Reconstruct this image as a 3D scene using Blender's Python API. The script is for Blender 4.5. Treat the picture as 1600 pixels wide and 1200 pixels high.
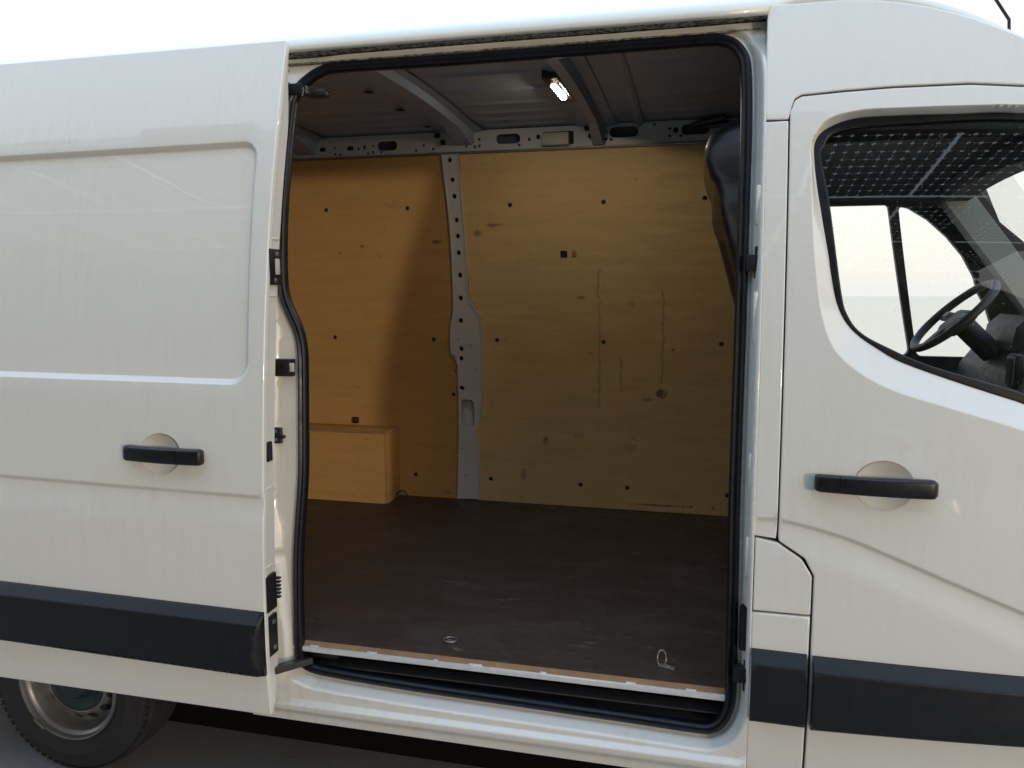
import bpy, bmesh, math, random
import numpy as np
from mathutils import Vector, Matrix
from mathutils.geometry import delaunay_2d_cdt
random.seed(7); rng = np.random.default_rng(7)
scene = bpy.context.scene
COL = scene.collection
for o in list(bpy.data.objects): bpy.data.objects.remove(o)
R = math.radians
GROUND = -0.16

# ------------------------------------------------------------------ camera
CAM = np.array([0.0, -2.14, 1.66]); YAW = R(13.5); PIT = math.atan(145/1200.0); FPX = 1200.0
cam = bpy.data.cameras.new('camera'); cam.lens = 27.0; cam.sensor_width = 36.0; cam.clip_start = 0.05; cam.clip_end = 2000
camo = bpy.data.objects.new('camera', cam); COL.objects.link(camo)
camo.location = CAM; camo.rotation_euler = (R(90) - PIT, 0, YAW)
scene.camera = camo
# ------------------------------------------------------------------ sky and sun
SUN_EL, SUN_AZ = 3.6, 134.0            # low veiled sun ahead of the van, on the photographer's side
w = bpy.data.worlds.new('World'); scene.world = w; w.use_nodes = True
nt = w.node_tree; nt.nodes.clear()
wo = nt.nodes.new('ShaderNodeOutputWorld'); bg = nt.nodes.new('ShaderNodeBackground'); sk = nt.nodes.new('ShaderNodeTexSky')
sk.sky_type = 'NISHITA'; sk.sun_disc = False; sk.sun_elevation = R(SUN_EL); sk.sun_rotation = R(SUN_AZ)
sk.air_density = 1.0; sk.dust_density = 1.0; sk.ozone_density = 0.5; sk.altitude = 0
bg.inputs['Strength'].default_value = 0.15
# thin high haze over the clear sky: white towards the horizon, bluer overhead, the same all the way round
tcw = nt.nodes.new('ShaderNodeTexCoord'); sep = nt.nodes.new('ShaderNodeSeparateXYZ'); nt.links.new(tcw.outputs['Generated'], sep.inputs[0])
hz = nt.nodes.new('ShaderNodeMapRange'); hz.interpolation_type = 'SMOOTHSTEP'; hz.inputs[1].default_value = .20; hz.inputs[2].default_value = .85; nt.links.new(sep.outputs[2], hz.inputs[0])
hc = nt.nodes.new('ShaderNodeMix'); hc.data_type = 'RGBA'; hc.inputs[6].default_value = (8.4, 8.5, 8.5, 1); hc.inputs[7].default_value = (7.6, 10.6, 15.0, 1); nt.links.new(hz.outputs[0], hc.inputs[0])
veil = nt.nodes.new('ShaderNodeMix'); veil.data_type = 'RGBA'; veil.inputs[0].default_value = .65
nt.links.new(hc.outputs[2], veil.inputs[7]); nt.links.new(sk.outputs[0], veil.inputs[6]); nt.links.new(veil.outputs[2], bg.inputs[0]); nt.links.new(bg.outputs[0], wo.inputs[0])
sl = bpy.data.lights.new('sun', 'SUN'); sl.energy = 0.5; sl.angle = R(2.5); sl.color = (1.0, .91, .77)
so = bpy.data.objects.new('sun', sl); COL.objects.link(so); so.location = (12, -12, 3)
_d = Vector((math.sin(R(SUN_AZ))*math.cos(R(SUN_EL)), math.cos(R(SUN_AZ))*math.cos(R(SUN_EL)), math.sin(R(SUN_EL))))
so.rotation_euler = _d.to_track_quat('Z', 'Y').to_euler()
vs = scene.view_settings; vs.view_transform = 'Standard'; vs.look = 'None'; vs.gamma = 1.0; vs.use_curve_mapping = False
vs.exposure = 0.4

# ------------------------------------------------------------------ rays: where a traced outline meets a real surface
_F0 = np.array([-math.sin(YAW), math.cos(YAW), 0]); _R = np.array([math.cos(YAW), math.sin(YAW), 0]); _Z = np.array([0, 0, 1.0])
_FW = _F0*math.cos(PIT) - _Z*math.sin(PIT); _U = _Z*math.cos(PIT) + _F0*math.sin(PIT)
def ray(px, py): return _FW + _R*(px-800)/FPX + _U*(600-py)/FPX
def aty(px, py, Y): d = ray(px, py); return CAM + d*(Y-CAM[1])/d[1]
def atz(px, py, Zv): d = ray(px, py); return CAM + d*(Zv-CAM[2])/d[2]
def hit(px, py, S):
    y = 0.1
    for _ in range(40):
        p = aty(px, py, y); y = float(S(p[0], p[2]))
    return aty(px, py, y)
def on(S, pts): return [(lambda p: (p[0], p[2]))(hit(a, b, S)) for a, b in pts]

# ------------------------------------------------------------------ surfaces (y as a function of x and z)
_sz = np.array([.25, .30, .45, .68, .9, 1.19, 1.46, 1.765, 2.037, 2.296, 2.44, 2.52])
_sy = np.array([.004, 0, -.022, -.022, -.014, .004, .03, .069, .125, .187, .225, .250])
_sp = np.poly1d(np.polyfit(_sz, _sy, 5))
def S0(x, z): return _sp(np.clip(z, .2, 2.6)) + 0*np.asarray(x)
def Scab(x, z): return S0(x, z) + .05*np.clip(np.asarray(x)-.35, 0, 9)**2
_fp = np.poly1d(np.polyfit([.5, .75, 1.0, 1.3, 1.65, 2.0, 2.33, 2.43], [1.812, 1.812, 1.803, 1.772, 1.708, 1.645, 1.587, 1.567], 4))
def Sf(x, z): return _fp(np.clip(z, .4, 2.5)) + 0*np.asarray(x)
def off(S, d): return lambda x, z: S(x, z) + d
def sstep(a, b, v):
    t = np.clip((np.asarray(v, float)-a)/(b-a), 0, 1); return t*t*(3-2*t)

# ------------------------------------------------------------------ 2d helpers
def area2(P):
    P = np.asarray(P); x, y = P[:, 0], P[:, 1]; return .5*np.sum(x*np.roll(y, -1)-np.roll(x, -1)*y)
def fillet(pts, rad, n=6):
    out = []; m = len(pts)
    for i in range(m):
        p0, p, p1 = np.array(pts[i-1]), np.array(pts[i]), np.array(pts[(i+1) % m])
        r = rad[i] if hasattr(rad, '__len__') else rad
        a = p0-p; b = p1-p; la, lb = np.linalg.norm(a), np.linalg.norm(b)
        if r <= 0 or la < 1e-9 or lb < 1e-9: out.append(tuple(p)); continue
        a /= la; b /= lb; ang = math.acos(np.clip(a@b, -1, 1))
        if ang > R(172): out.append(tuple(p)); continue
        t = min(r/math.tan(ang/2), la*.49, lb*.49); rr = t*math.tan(ang/2)
        c = p+(a+b)/np.linalg.norm(a+b)*rr/math.sin(ang/2)
        v0 = p+a*t-c; v1 = p+b*t-c; a0 = math.atan2(v0[1], v0[0]); a1 = math.atan2(v1[1], v1[0])
        d = (a1-a0+math.pi) % (2*math.pi)-math.pi
        for k in range(n+1): out.append((c[0]+rr*math.cos(a0+d*k/n), c[1]+rr*math.sin(a0+d*k/n)))
    return out
def catmull(pts, n=6, closed=False):
    P = [np.array(p, float) for p in pts]; m = len(P); out = []
    for i in range(m if closed else m-1):
        g = (lambda k: P[k % m]) if closed else (lambda k: P[min(max(k, 0), m-1)])
        a, b, c, d = g(i-1), g(i), g(i+1), g(i+2)
        for k in range(n):
            t = k/n
            out.append(tuple(.5*((2*b)+(c-a)*t+(2*a-5*b+4*c-d)*t*t+(3*b-a-3*c+d)*t**3)))
    if not closed: out.append(tuple(P[-1]))
    return out
def resample(pts, L, closed=True):
    out = []; m = len(pts)
    for i in range(m if closed else m-1):
        a, b = np.array(pts[i]), np.array(pts[(i+1) % m]); k = max(1, int(math.ceil(np.linalg.norm(b-a)/L)))
        for j in range(k): out.append(tuple(a+(b-a)*j/k))
    if not closed: out.append(tuple(pts[-1]))
    q = [out[0]]
    for p in out[1:]:
        if math.hypot(p[0]-q[-1][0], p[1]-q[-1][1]) > 4e-4: q.append(p)
    if closed and math.hypot(q[0][0]-q[-1][0], q[0][1]-q[-1][1]) < 4e-4: q.pop()
    return q
def nrm2(P):
    P = np.asarray(P); d1 = P-np.roll(P, 1, 0); d2 = np.roll(P, -1, 0)-P
    n1 = np.stack([d1[:, 1], -d1[:, 0]], 1); n2 = np.stack([d2[:, 1], -d2[:, 0]], 1)
    n1 /= np.linalg.norm(n1, axis=1)[:, None]+1e-12; n2 /= np.linalg.norm(n2, axis=1)[:, None]+1e-12
    n = n1+n2; l2 = (n*n).sum(1)[:, None]; return np.where(l2 > .3, 2*n/np.maximum(l2, 1e-9), n)
def offset2(P, d):        # d>0 outward for a counter-clockwise loop
    return np.asarray(P)+nrm2(P)*d
def dist(Q, poly, closed=True):
    Q = np.asarray(Q, float); A = np.asarray(poly, float); B = np.roll(A, -1, 0)
    if not closed: A, B = A[:-1], B[:-1]
    best = np.full(len(Q), 1e9)
    for a, b in zip(A, B):
        ab = b-a; t = np.clip(((Q-a)@ab)/max(ab@ab, 1e-12), 0, 1)
        best = np.minimum(best, ((Q-a-t[:, None]*ab)**2).sum(1))
    return np.sqrt(best)
def inside(Q, poly):
    Q = np.asarray(Q, float); c = np.zeros(len(Q), bool); P = np.asarray(poly, float); n = len(P); x, y = Q[:, 0], Q[:, 1]
    for i in range(n):
        x1, y1 = P[i]; x2, y2 = P[i-1]
        if y1 == y2: continue
        h = ((y1 > y) != (y2 > y)) & (x < (x2-x1)*(y-y1)/(y2-y1)+x1); c ^= h
    return c
def circle(cx, cz, r, n=14, ry=None):
    return [(cx+r*math.cos(2*math.pi*k/n), cz+(ry or r)*math.sin(2*math.pi*k/n)) for k in range(n)]
def rrect(cx, cz, wx, wz, r, n=5):
    a, b = wx/2, wz/2; return fillet([(cx-a, cz-b), (cx+a, cz-b), (cx+a, cz+b), (cx-a, cz+b)], r, n)

# ------------------------------------------------------------------ objects
VAN_LOC = Vector((-.9, .9, GROUND))
van = bpy.data.objects.new('panel_van', None); COL.objects.link(van); van.location = VAN_LOC; van.empty_display_size = .3
van['label'] = 'white panel van with its sliding side door open on a plywood lined cargo bay'; van['category'] = 'van'
def attach(o, parent):
    if parent is None: return
    o.parent = parent
    if parent.type == 'EMPTY': o.matrix_parent_inverse = Matrix.Translation(-parent.location)
def link(name, me, mat, parent=None):
    o = bpy.data.objects.new(name, me); COL.objects.link(o)
    if mat is not None: me.materials.append(mat)
    attach(o, parent); return o
def mesh(name, verts, faces, mat, parent=None, sharp=35, normals=None):
    me = bpy.data.meshes.new(name); me.from_pydata([tuple(map(float, v)) for v in verts], [], [tuple(map(int, f)) for f in faces]); me.update()
    if sharp is not None:
        me.polygons.foreach_set('use_smooth', [True]*len(me.polygons))
        if normals is not None: me.normals_split_custom_set_from_vertices([tuple(map(float, n)) for n in normals])
        elif sharp < 180: me.set_sharp_from_angle(angle=R(sharp))
    return link(name, me, mat, parent)
def frombm(name, bm, mat, parent=None, sharp=35):
    me = bpy.data.meshes.new(name); bm.normal_update(); bm.to_mesh(me); bm.free()
    me.polygons.foreach_set('use_smooth', [True]*len(me.polygons)); me.set_sharp_from_angle(angle=R(sharp))
    return link(name, me, mat, parent)
def bxm(bm, c, s, r=.003, rot=None, seg=2):
    m = Matrix.Translation(Vector([float(v) for v in c]))
    if rot is not None: m = m @ rot.to_4x4()
    g = bmesh.ops.create_cube(bm, size=1.0, matrix=m @ Matrix.Diagonal((*[float(v) for v in s], 1)))
    if r > 0:
        es = list({e for v in g['verts'] for e in v.link_edges})
        bmesh.ops.bevel(bm, geom=es, offset=min(r, min(s)*.45), segments=seg, profile=.5, affect='EDGES', clamp_overlap=True)
def box(name, c, s, mat, parent, r=.003, rot=None):
    bm = bmesh.new(); bxm(bm, c, s, r, rot); return frombm(name, bm, mat, parent)
def tubem(path, r, n=10, closed=False, cap=True, up=(0, 0, 1)):
    """round or profiled sweep; r is a number or a list of (a, b) profile points"""
    prof = [(r*math.cos(2*math.pi*k/n), r*math.sin(2*math.pi*k/n)) for k in range(n)] if not hasattr(r, '__len__') else r
    n = len(prof); P = [Vector([float(c) for c in p]) for p in path]; m = len(P); V = []; Fc = []; prev = None
    for i in range(m):
        t = (P[(i+1) % m]-P[i-1]) if closed else (P[min(i+1, m-1)]-P[max(i-1, 0)])
        t.normalize(); u = Vector(up)-t*t.dot(Vector(up))
        if u.length < .05: u = prev if prev else Vector((1, 0, 0))-t*t.x
        u.normalize(); prev = u; v = t.cross(u)
        for a, b in prof: V.append(P[i]+u*a+v*b)
    for i in range(m if closed else m-1):
        for k in range(n):
            a = i*n+k; b = i*n+(k+1) % n; c = ((i+1) % m)*n+(k+1) % n; d = ((i+1) % m)*n+k; Fc.append((a, b, c, d))
    if cap and not closed: Fc.append(tuple(range(n))[::-1]); Fc.append(tuple((m-1)*n+k for k in range(n)))
    return V, Fc
def tube(name, path, r, mat, parent, n=10, closed=False, up=(0, 0, 1), sharp=40):
    V, Fc = tubem(path, r, n, closed, True, up); return mesh(name, V, Fc, mat, parent, sharp)
def lathe(name, prof, cx, cz, mat, parent, n=64, sharp=30):
    """prof of (radius, y) round the axis through (cx, cz) along y"""
    V = []; Fc = []
    for r_, y in prof:
        for k in range(n): a = 2*math.pi*k/n; V.append((cx+r_*math.cos(a), y, cz+r_*math.sin(a)))
    for i in range(len(prof)-1):
        for k in range(n): Fc.append((i*n+k, (i+1)*n+k, (i+1)*n+(k+1) % n, i*n+(k+1) % n))
    return mesh(name, V, Fc, mat, parent, sharp)
def grid(name, xs, ys, f, mat, parent, sharp=60, flip=False):
    V = [f(a, b) for a in xs for b in ys]; m = len(ys)
    Fc = [(i*m+j, (i+1)*m+j, (i+1)*m+j+1, i*m+j+1) for i in range(len(xs)-1) for j in range(m-1)]
    if flip: Fc = [q[::-1] for q in Fc]
    return mesh(name, V, Fc, mat, parent, sharp)

def patch(name, outer, S, mat, parent, holes=(), r=.004, depth=.02, res=.05, bres=.03, extra=None, back=True, sgn=1):
    """pressed panel: outline (x, z) with holes laid on y = S(x, z), a rolled edge and a thickness behind it.
    sgn 1: faces -y (towards the near side)"""
    loops = []
    for i, L in enumerate([outer, *holes]):
        L = resample(L, bres if i == 0 else min(bres, .02))
        if (area2(L) > 0) != (i == 0): L = L[::-1]
        loops.append(np.array(L))
    ins = [offset2(L, -min(r, 9)) for L in loops]
    pts = [tuple(p) for L in ins for p in L]; edges = []; b = 0
    for L in ins:
        n = len(L); edges += [(b+k, b+(k+1) % n) for k in range(n)]; b += n
    lo, hi = loops[0].min(0), loops[0].max(0)
    gx = np.arange(lo[0], hi[0], res); gz = np.arange(lo[1], hi[1], res)
    G = np.array([(a+((j % 2)*.5)*res, c) for j, c in enumerate(gz) for a in gx]) if len(gx)*len(gz) else np.zeros((0, 2))
    if extra is not None and len(extra):
        ex = np.asarray(extra, float)
        if len(G): G = G[[((g-ex)**2).sum(1).min() > (.35*res)**2 for g in G]]
        G = np.vstack([G, ex])
    if len(G):
        ok = inside(G, ins[0])
        for L in ins[1:]: ok &= ~inside(G, L)
        G = G[ok]
    if len(G):
        ok = np.ones(len(G), bool)
        for L in ins: ok &= dist(G, L) > .0022
        G = G[ok]
    allp = [Vector((float(p[0]), float(p[1]))) for p in pts]+[Vector((float(p[0]), float(p[1]))) for p in G]
    v2, _, f2, _, _, _ = delaunay_2d_cdt(allp, edges, [], 0, 1e-6)
    v2 = np.array([(v[0], v[1]) for v in v2]); f2 = [tuple(f) for f in f2]
    cen = np.array([v2[list(f)].mean(0) for f in f2]); ok = inside(cen, ins[0])
    for L in ins[1:]: ok &= ~inside(cen, L)
    F = []
    for f, k in zip(f2, ok):
        if not k: continue
        a = area2(v2[list(f)])
        if abs(a) < 1e-10: continue
        f = f if a > 0 else f[::-1]
        F.append(f if sgn > 0 else f[::-1])
    def Y(P): return np.asarray(S(P[:, 0], P[:, 1]), float)
    def N(P):
        e = .0012
        sx = (Y(P+[e, 0])-Y(P-[e, 0]))/(2*e); sz = (Y(P+[0, e])-Y(P-[0, e]))/(2*e)
        n = np.stack([sx, -np.ones(len(P)), sz], 1)*sgn; return n/np.linalg.norm(n, axis=1)[:, None]
    y = Y(v2); V = np.stack([v2[:, 0], y, v2[:, 1]], 1).tolist(); NN = N(v2).tolist()
    if depth > 0:
        for L in loops:
            n = len(L); nr = nrm2(L); nr = nr/(np.linalg.norm(nr, axis=1)[:, None]+1e-9); base = len(V)
            yb = Y(np.asarray(offset2(L, -r))); n0 = N(np.asarray(offset2(L, -r)))
            st = [0, R(30), R(60), R(90)]
            rows = [(-r+r*math.sin(t), r*(1-math.cos(t)), t) for t in st]+[(0, depth, R(90))]
            for o_, d_, t in rows:
                Q = offset2(L, o_)
                for k in range(n):
                    V.append((Q[k, 0], yb[k]+sgn*d_, Q[k, 1]))
                    ne = np.array([nr[k, 0], 0, nr[k, 1]]); q = n0[k]*math.cos(t)+ne*math.sin(t); q /= np.linalg.norm(q); NN.append(q.tolist())
            for i in range(len(rows)-1):
                for k in range(n):
                    a, b_ = base+i*n+k, base+i*n+(k+1) % n; c, d = base+(i+1)*n+(k+1) % n, base+(i+1)*n+k
                    F.append((a, d, c, b_) if sgn > 0 else (a, b_, c, d))
    return mesh(name, V, F, mat, parent, 180, NN)

# ------------------------------------------------------------------ materials
MAT = {}
def new(name):
    m = bpy.data.materials.new(name); m.use_nodes = True; MAT[name] = m
    n = m.node_tree; b = n.nodes['Principled BSDF']; return m, n, b
def node(n, t, **kw):
    x = n.nodes.new(t)
    for k, v in kw.items():
        if k in x.inputs: x.inputs[k].default_value = v
        else: setattr(x, k, v)
    return x
def noise(n, scale, detail=4, rough=.55, st=(1, 1, 1)):
    tc = node(n, 'ShaderNodeTexCoord'); mp = node(n, 'ShaderNodeMapping'); mp.inputs['Scale'].default_value = st
    nz = node(n, 'ShaderNodeTexNoise', Scale=scale, Detail=detail, Roughness=rough)
    n.links.new(tc.outputs['Object'], mp.inputs[0]); n.links.new(mp.outputs[0], nz.inputs['Vector']); return nz
def ramp(n, src, a, b, ca=(0, 0, 0, 1), cb=(1, 1, 1, 1)):
    r = node(n, 'ShaderNodeValToRGB'); r.color_ramp.elements[0].position = a; r.color_ramp.elements[1].position = b
    r.color_ramp.elements[0].color = ca; r.color_ramp.elements[1].color = cb; n.links.new(src, r.inputs[0]); return r
def mixc(n, fac, a, b, mode='MIX'):
    m = node(n, 'ShaderNodeMix', data_type='RGBA', blend_type=mode)
    for s, v in ((0, fac), (6, a), (7, b)):
        if hasattr(v, 'links'): n.links.new(v, m.inputs[s])
        else: m.inputs[s].default_value = v if s == 0 else (*v, 1) if len(v) == 3 else v
    return m.outputs[2]
def bump(n, b, src, s, d=.002):
    bp = node(n, 'ShaderNodeBump', Strength=s, Distance=d); n.links.new(src, bp.inputs['Height']); n.links.new(bp.outputs[0], b.inputs['Normal'])
def simple(name, col, rough=.5, metal=0, spec=.5, coat=0, var=.12, vs_=30, bmp=0, bs=200):
    m, n, b = new(name); b.inputs['Roughness'].default_value = rough; b.inputs['Metallic'].default_value = metal
    b.inputs['Specular IOR Level'].default_value = spec; b.inputs['Coat Weight'].default_value = coat; b.inputs['Coat Roughness'].default_value = .06
    nz = noise(n, vs_)
    c = mixc(n, nz.outputs[0], tuple(v*(1-var) for v in col), tuple(min(1, v*(1+var)) for v in col)); n.links.new(c, b.inputs['Base Color'])
    r = ramp(n, nz.outputs[0], .3, .7, (max(rough-.06, .02),)*3+(1,), (min(rough+.08, 1),)*3+(1,)); n.links.new(r.outputs[0], b.inputs['Roughness'])
    if bmp: bump(n, b, noise(n, bs, 3).outputs[0], bmp, .001)
    return m
def paint(name, col, grime=.24, low=None):
    m, n, b = new(name); b.inputs['Roughness'].default_value = .33; b.inputs['Coat Weight'].default_value = 1.0; b.inputs['Coat Roughness'].default_value = .02
    streak = noise(n, 9, 5, .6, (5, 5, .35)); cloud = noise(n, 2.2, 6, .6); sp = noise(n, 160, 2, .5)
    f = node(n, 'ShaderNodeMath', operation='MULTIPLY'); n.links.new(ramp(n, streak.outputs[0], .48, .78).outputs[0], f.inputs[0]); n.links.new(ramp(n, cloud.outputs[0], .35, .75).outputs[0], f.inputs[1])
    g = node(n, 'ShaderNodeMath', operation='MULTIPLY'); n.links.new(f.outputs[0], g.inputs[0]); g.inputs[1].default_value = grime
    c = mixc(n, g.outputs[0], col, tuple(v*q for v, q in zip(col, (.62, .58, .48))))
    s2 = node(n, 'ShaderNodeMath', operation='MULTIPLY'); n.links.new(ramp(n, sp.outputs[0], .70, .78).outputs[0], s2.inputs[0]); s2.inputs[1].default_value = grime*.7
    c = mixc(n, s2.outputs[0], c, tuple(v*.45 for v in col)); n.links.new(c, b.inputs['Base Color'])
    cr = ramp(n, cloud.outputs[0], .3, .8, (.008,)*3+(1,), (.05,)*3+(1,)); n.links.new(cr.outputs[0], b.inputs['Coat Roughness'])
    wv = noise(n, 2.6, 2, .5); bp = node(n, 'ShaderNodeBump', Strength=.10, Distance=.02); n.links.new(wv.outputs[0], bp.inputs['Height']); n.links.new(bp.outputs[0], b.inputs['Coat Normal'])
    return m
WHITE = (.80, .775, .685)
M_PAINT = paint('white_paint', WHITE)
M_SILL = paint('scuffed_white_paint', (.79, .765, .685), .5)
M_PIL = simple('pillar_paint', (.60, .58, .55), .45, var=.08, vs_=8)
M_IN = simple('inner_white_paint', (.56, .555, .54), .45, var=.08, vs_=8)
M_CEIL = simple('shaded_ceiling_paint', (.30, .345, .41), .38, var=.1, vs_=5)  # white paint darkened and blued to carry the dimmer light under the roof
M_TRIM = simple('black_trim_plastic', (.006, .0062, .0066), .42, spec=.48, var=.1, bmp=.15, bs=700)
M_TREAD = simple('ribbed_tread', (.035, .035, .037), .42, var=.3, vs_=25)
M_HANDLE = simple('handle_plastic', (.008, .008, .009), .30, var=.15, bmp=.12, bs=900)
M_BLACK = simple('black_plastic', (.014, .014, .016), .38)
M_CAV = simple('cavity_shade', (.10, .11, .14), .6)  # dark bluish colour stands for the shade seen through the cantrail slots
M_GAP = simple('shade_black', (.012, .012, .012), .8)  # near-black stands for shade inside holes, slots and step well; also small fixings
M_RUB = simple('rubber_seal', (.006, .0065, .009), .38, spec=.4, var=.2)
M_GLOSSB = simple('black_gloss_metal', (.006, .006, .008), .34, spec=.35, coat=.10, var=.1)
M_ALU = simple('aluminium_edge', (.80, .79, .76), .35, metal=.35, var=.12, vs_=60)
M_STEEL = simple('zinc_steel', (.36, .35, .33), .45, metal=.9, vs_=40)
M_CHROME = simple('worn_steel_bar', (.62, .60, .57), .25, metal=1.0)
M_TYRE = simple('tyre_rubber', (.018, .018, .020), .78, var=.3, vs_=25, bmp=.3, bs=120)
M_RIM = simple('rim_paint', (.24, .235, .225), .38, metal=.6, var=.25, vs_=20)
M_HUB = simple('hub_cover', (.018, .03, .036), .5, var=.4, vs_=20)
M_UNDER = simple('underbody', (.005, .005, .005), .95, spec=.1)
M_LINER = simple('headliner', (.05, .053, .05), .9, var=.1, bmp=.1, bs=400)
M_DASH = simple('dash_plastic', (.012, .014, .015), .55, bmp=.1, bs=600)
M_PILLAR = simple('pillar_trim', (.17, .21, .20), .6)
M_BEIGE = simple('beige_plastic', (.50, .46, .40), .5)
M_PLYEDGE = simple('worn_ply_edge', (.30, .17, .08), .8, var=.45, vs_=18)
M_CELL = simple('solar_cell', (.012, .014, .020), .3)
M_CANSTEEL = simple('carport_steel', (.18, .17, .14), .6)
m, n, b = new('lamp_lens'); b.inputs['Base Color'].default_value = (.9, .88, .82, 1); b.inputs['Emission Color'].default_value = (1, .86, .66, 1); b.inputs['Emission Strength'].default_value = 150.0; M_LENS = m
# grime in the roller track
m, n, b = new('track_grime'); nz = noise(n, 60, 6, .7, (1, 1, 3)); n2 = noise(n, 14, 4, .6)
c = mixc(n, ramp(n, nz.outputs[0], .42, .56).outputs[0], (.035, .035, .028), (.42, .40, .34)); n.links.new(c, b.inputs['Base Color']); b.inputs['Roughness'].default_value = .8
bump(n, b, nz.outputs[0], .6, .004); M_GRIME = m
# asphalt
m, n, b = new('asphalt'); nz = noise(n, 260, 4, .7); n2 = noise(n, 1.3, 6, .6); n3 = noise(n, 14, 5, .7)
c = mixc(n, nz.outputs[0], (.17, .17, .176), (.29, .288, .294)); c = mixc(n, ramp(n, n2.outputs[0], .35, .7).outputs[0], c, (.28, .278, .285)); c = mixc(n, ramp(n, n3.outputs[0], .62, .7).outputs[0], c, (.15, .148, .15))
n.links.new(c, b.inputs['Base Color']); b.inputs['Roughness'].default_value = .9; bump(n, b, nz.outputs[0], .5, .006); M_ASPH = m
m, n, b = new('pale_yard'); nz = noise(n, 90, 4, .7); n2 = noise(n, .7, 6, .6)
c = mixc(n, nz.outputs[0], (.22, .18, .115), (.31, .255, .165)); c = mixc(n, ramp(n, n2.outputs[0], .35, .7).outputs[0], c, (.27, .22, .145)); n.links.new(c, b.inputs["Base Color"]); b.inputs["Roughness"].default_value = .95; bump(n, b, nz.outputs[0], .4, .01); M_YARD = m
# dark phenolic ply of the load floor
m, n, b = new('floor_ply'); nz = noise(n, 5, 6, .65, (1, 2.2, 1)); n2 = noise(n, 40, 4, .7, (1, 6, 1)); sc = noise(n, 8, 6, .62, (1.0, 3.2, 1)); n4 = noise(n, 120, 2)
c = mixc(n, nz.outputs[0], (.030, .018, .013), (.060, .042, .034)); c = mixc(n, ramp(n, n2.outputs[0], .54, .76).outputs[0], c, (.12, .10, .09)); n5 = noise(n, 2.4, 7, .7, (1, 1.6, 1)); c = mixc(n, ramp(n, n5.outputs[0], .50, .72).outputs[0], c, (.085, .064, .054))
c = mixc(n, ramp(n, sc.outputs[0], .64, .74).outputs[0], c, (.15, .13, .12)); c = mixc(n, ramp(n, n4.outputs[0], .74, .78).outputs[0], c, (.22, .20, .19))
n.links.new(c, b.inputs['Base Color']); r_ = ramp(n, nz.outputs[0], .3, .7, (.42, .42, .42, 1), (.65, .65, .65, 1)); n.links.new(r_.outputs[0], b.inputs['Roughness']); bump(n, b, n2.outputs[0], .15, .002); M_FLOOR = m
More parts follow.
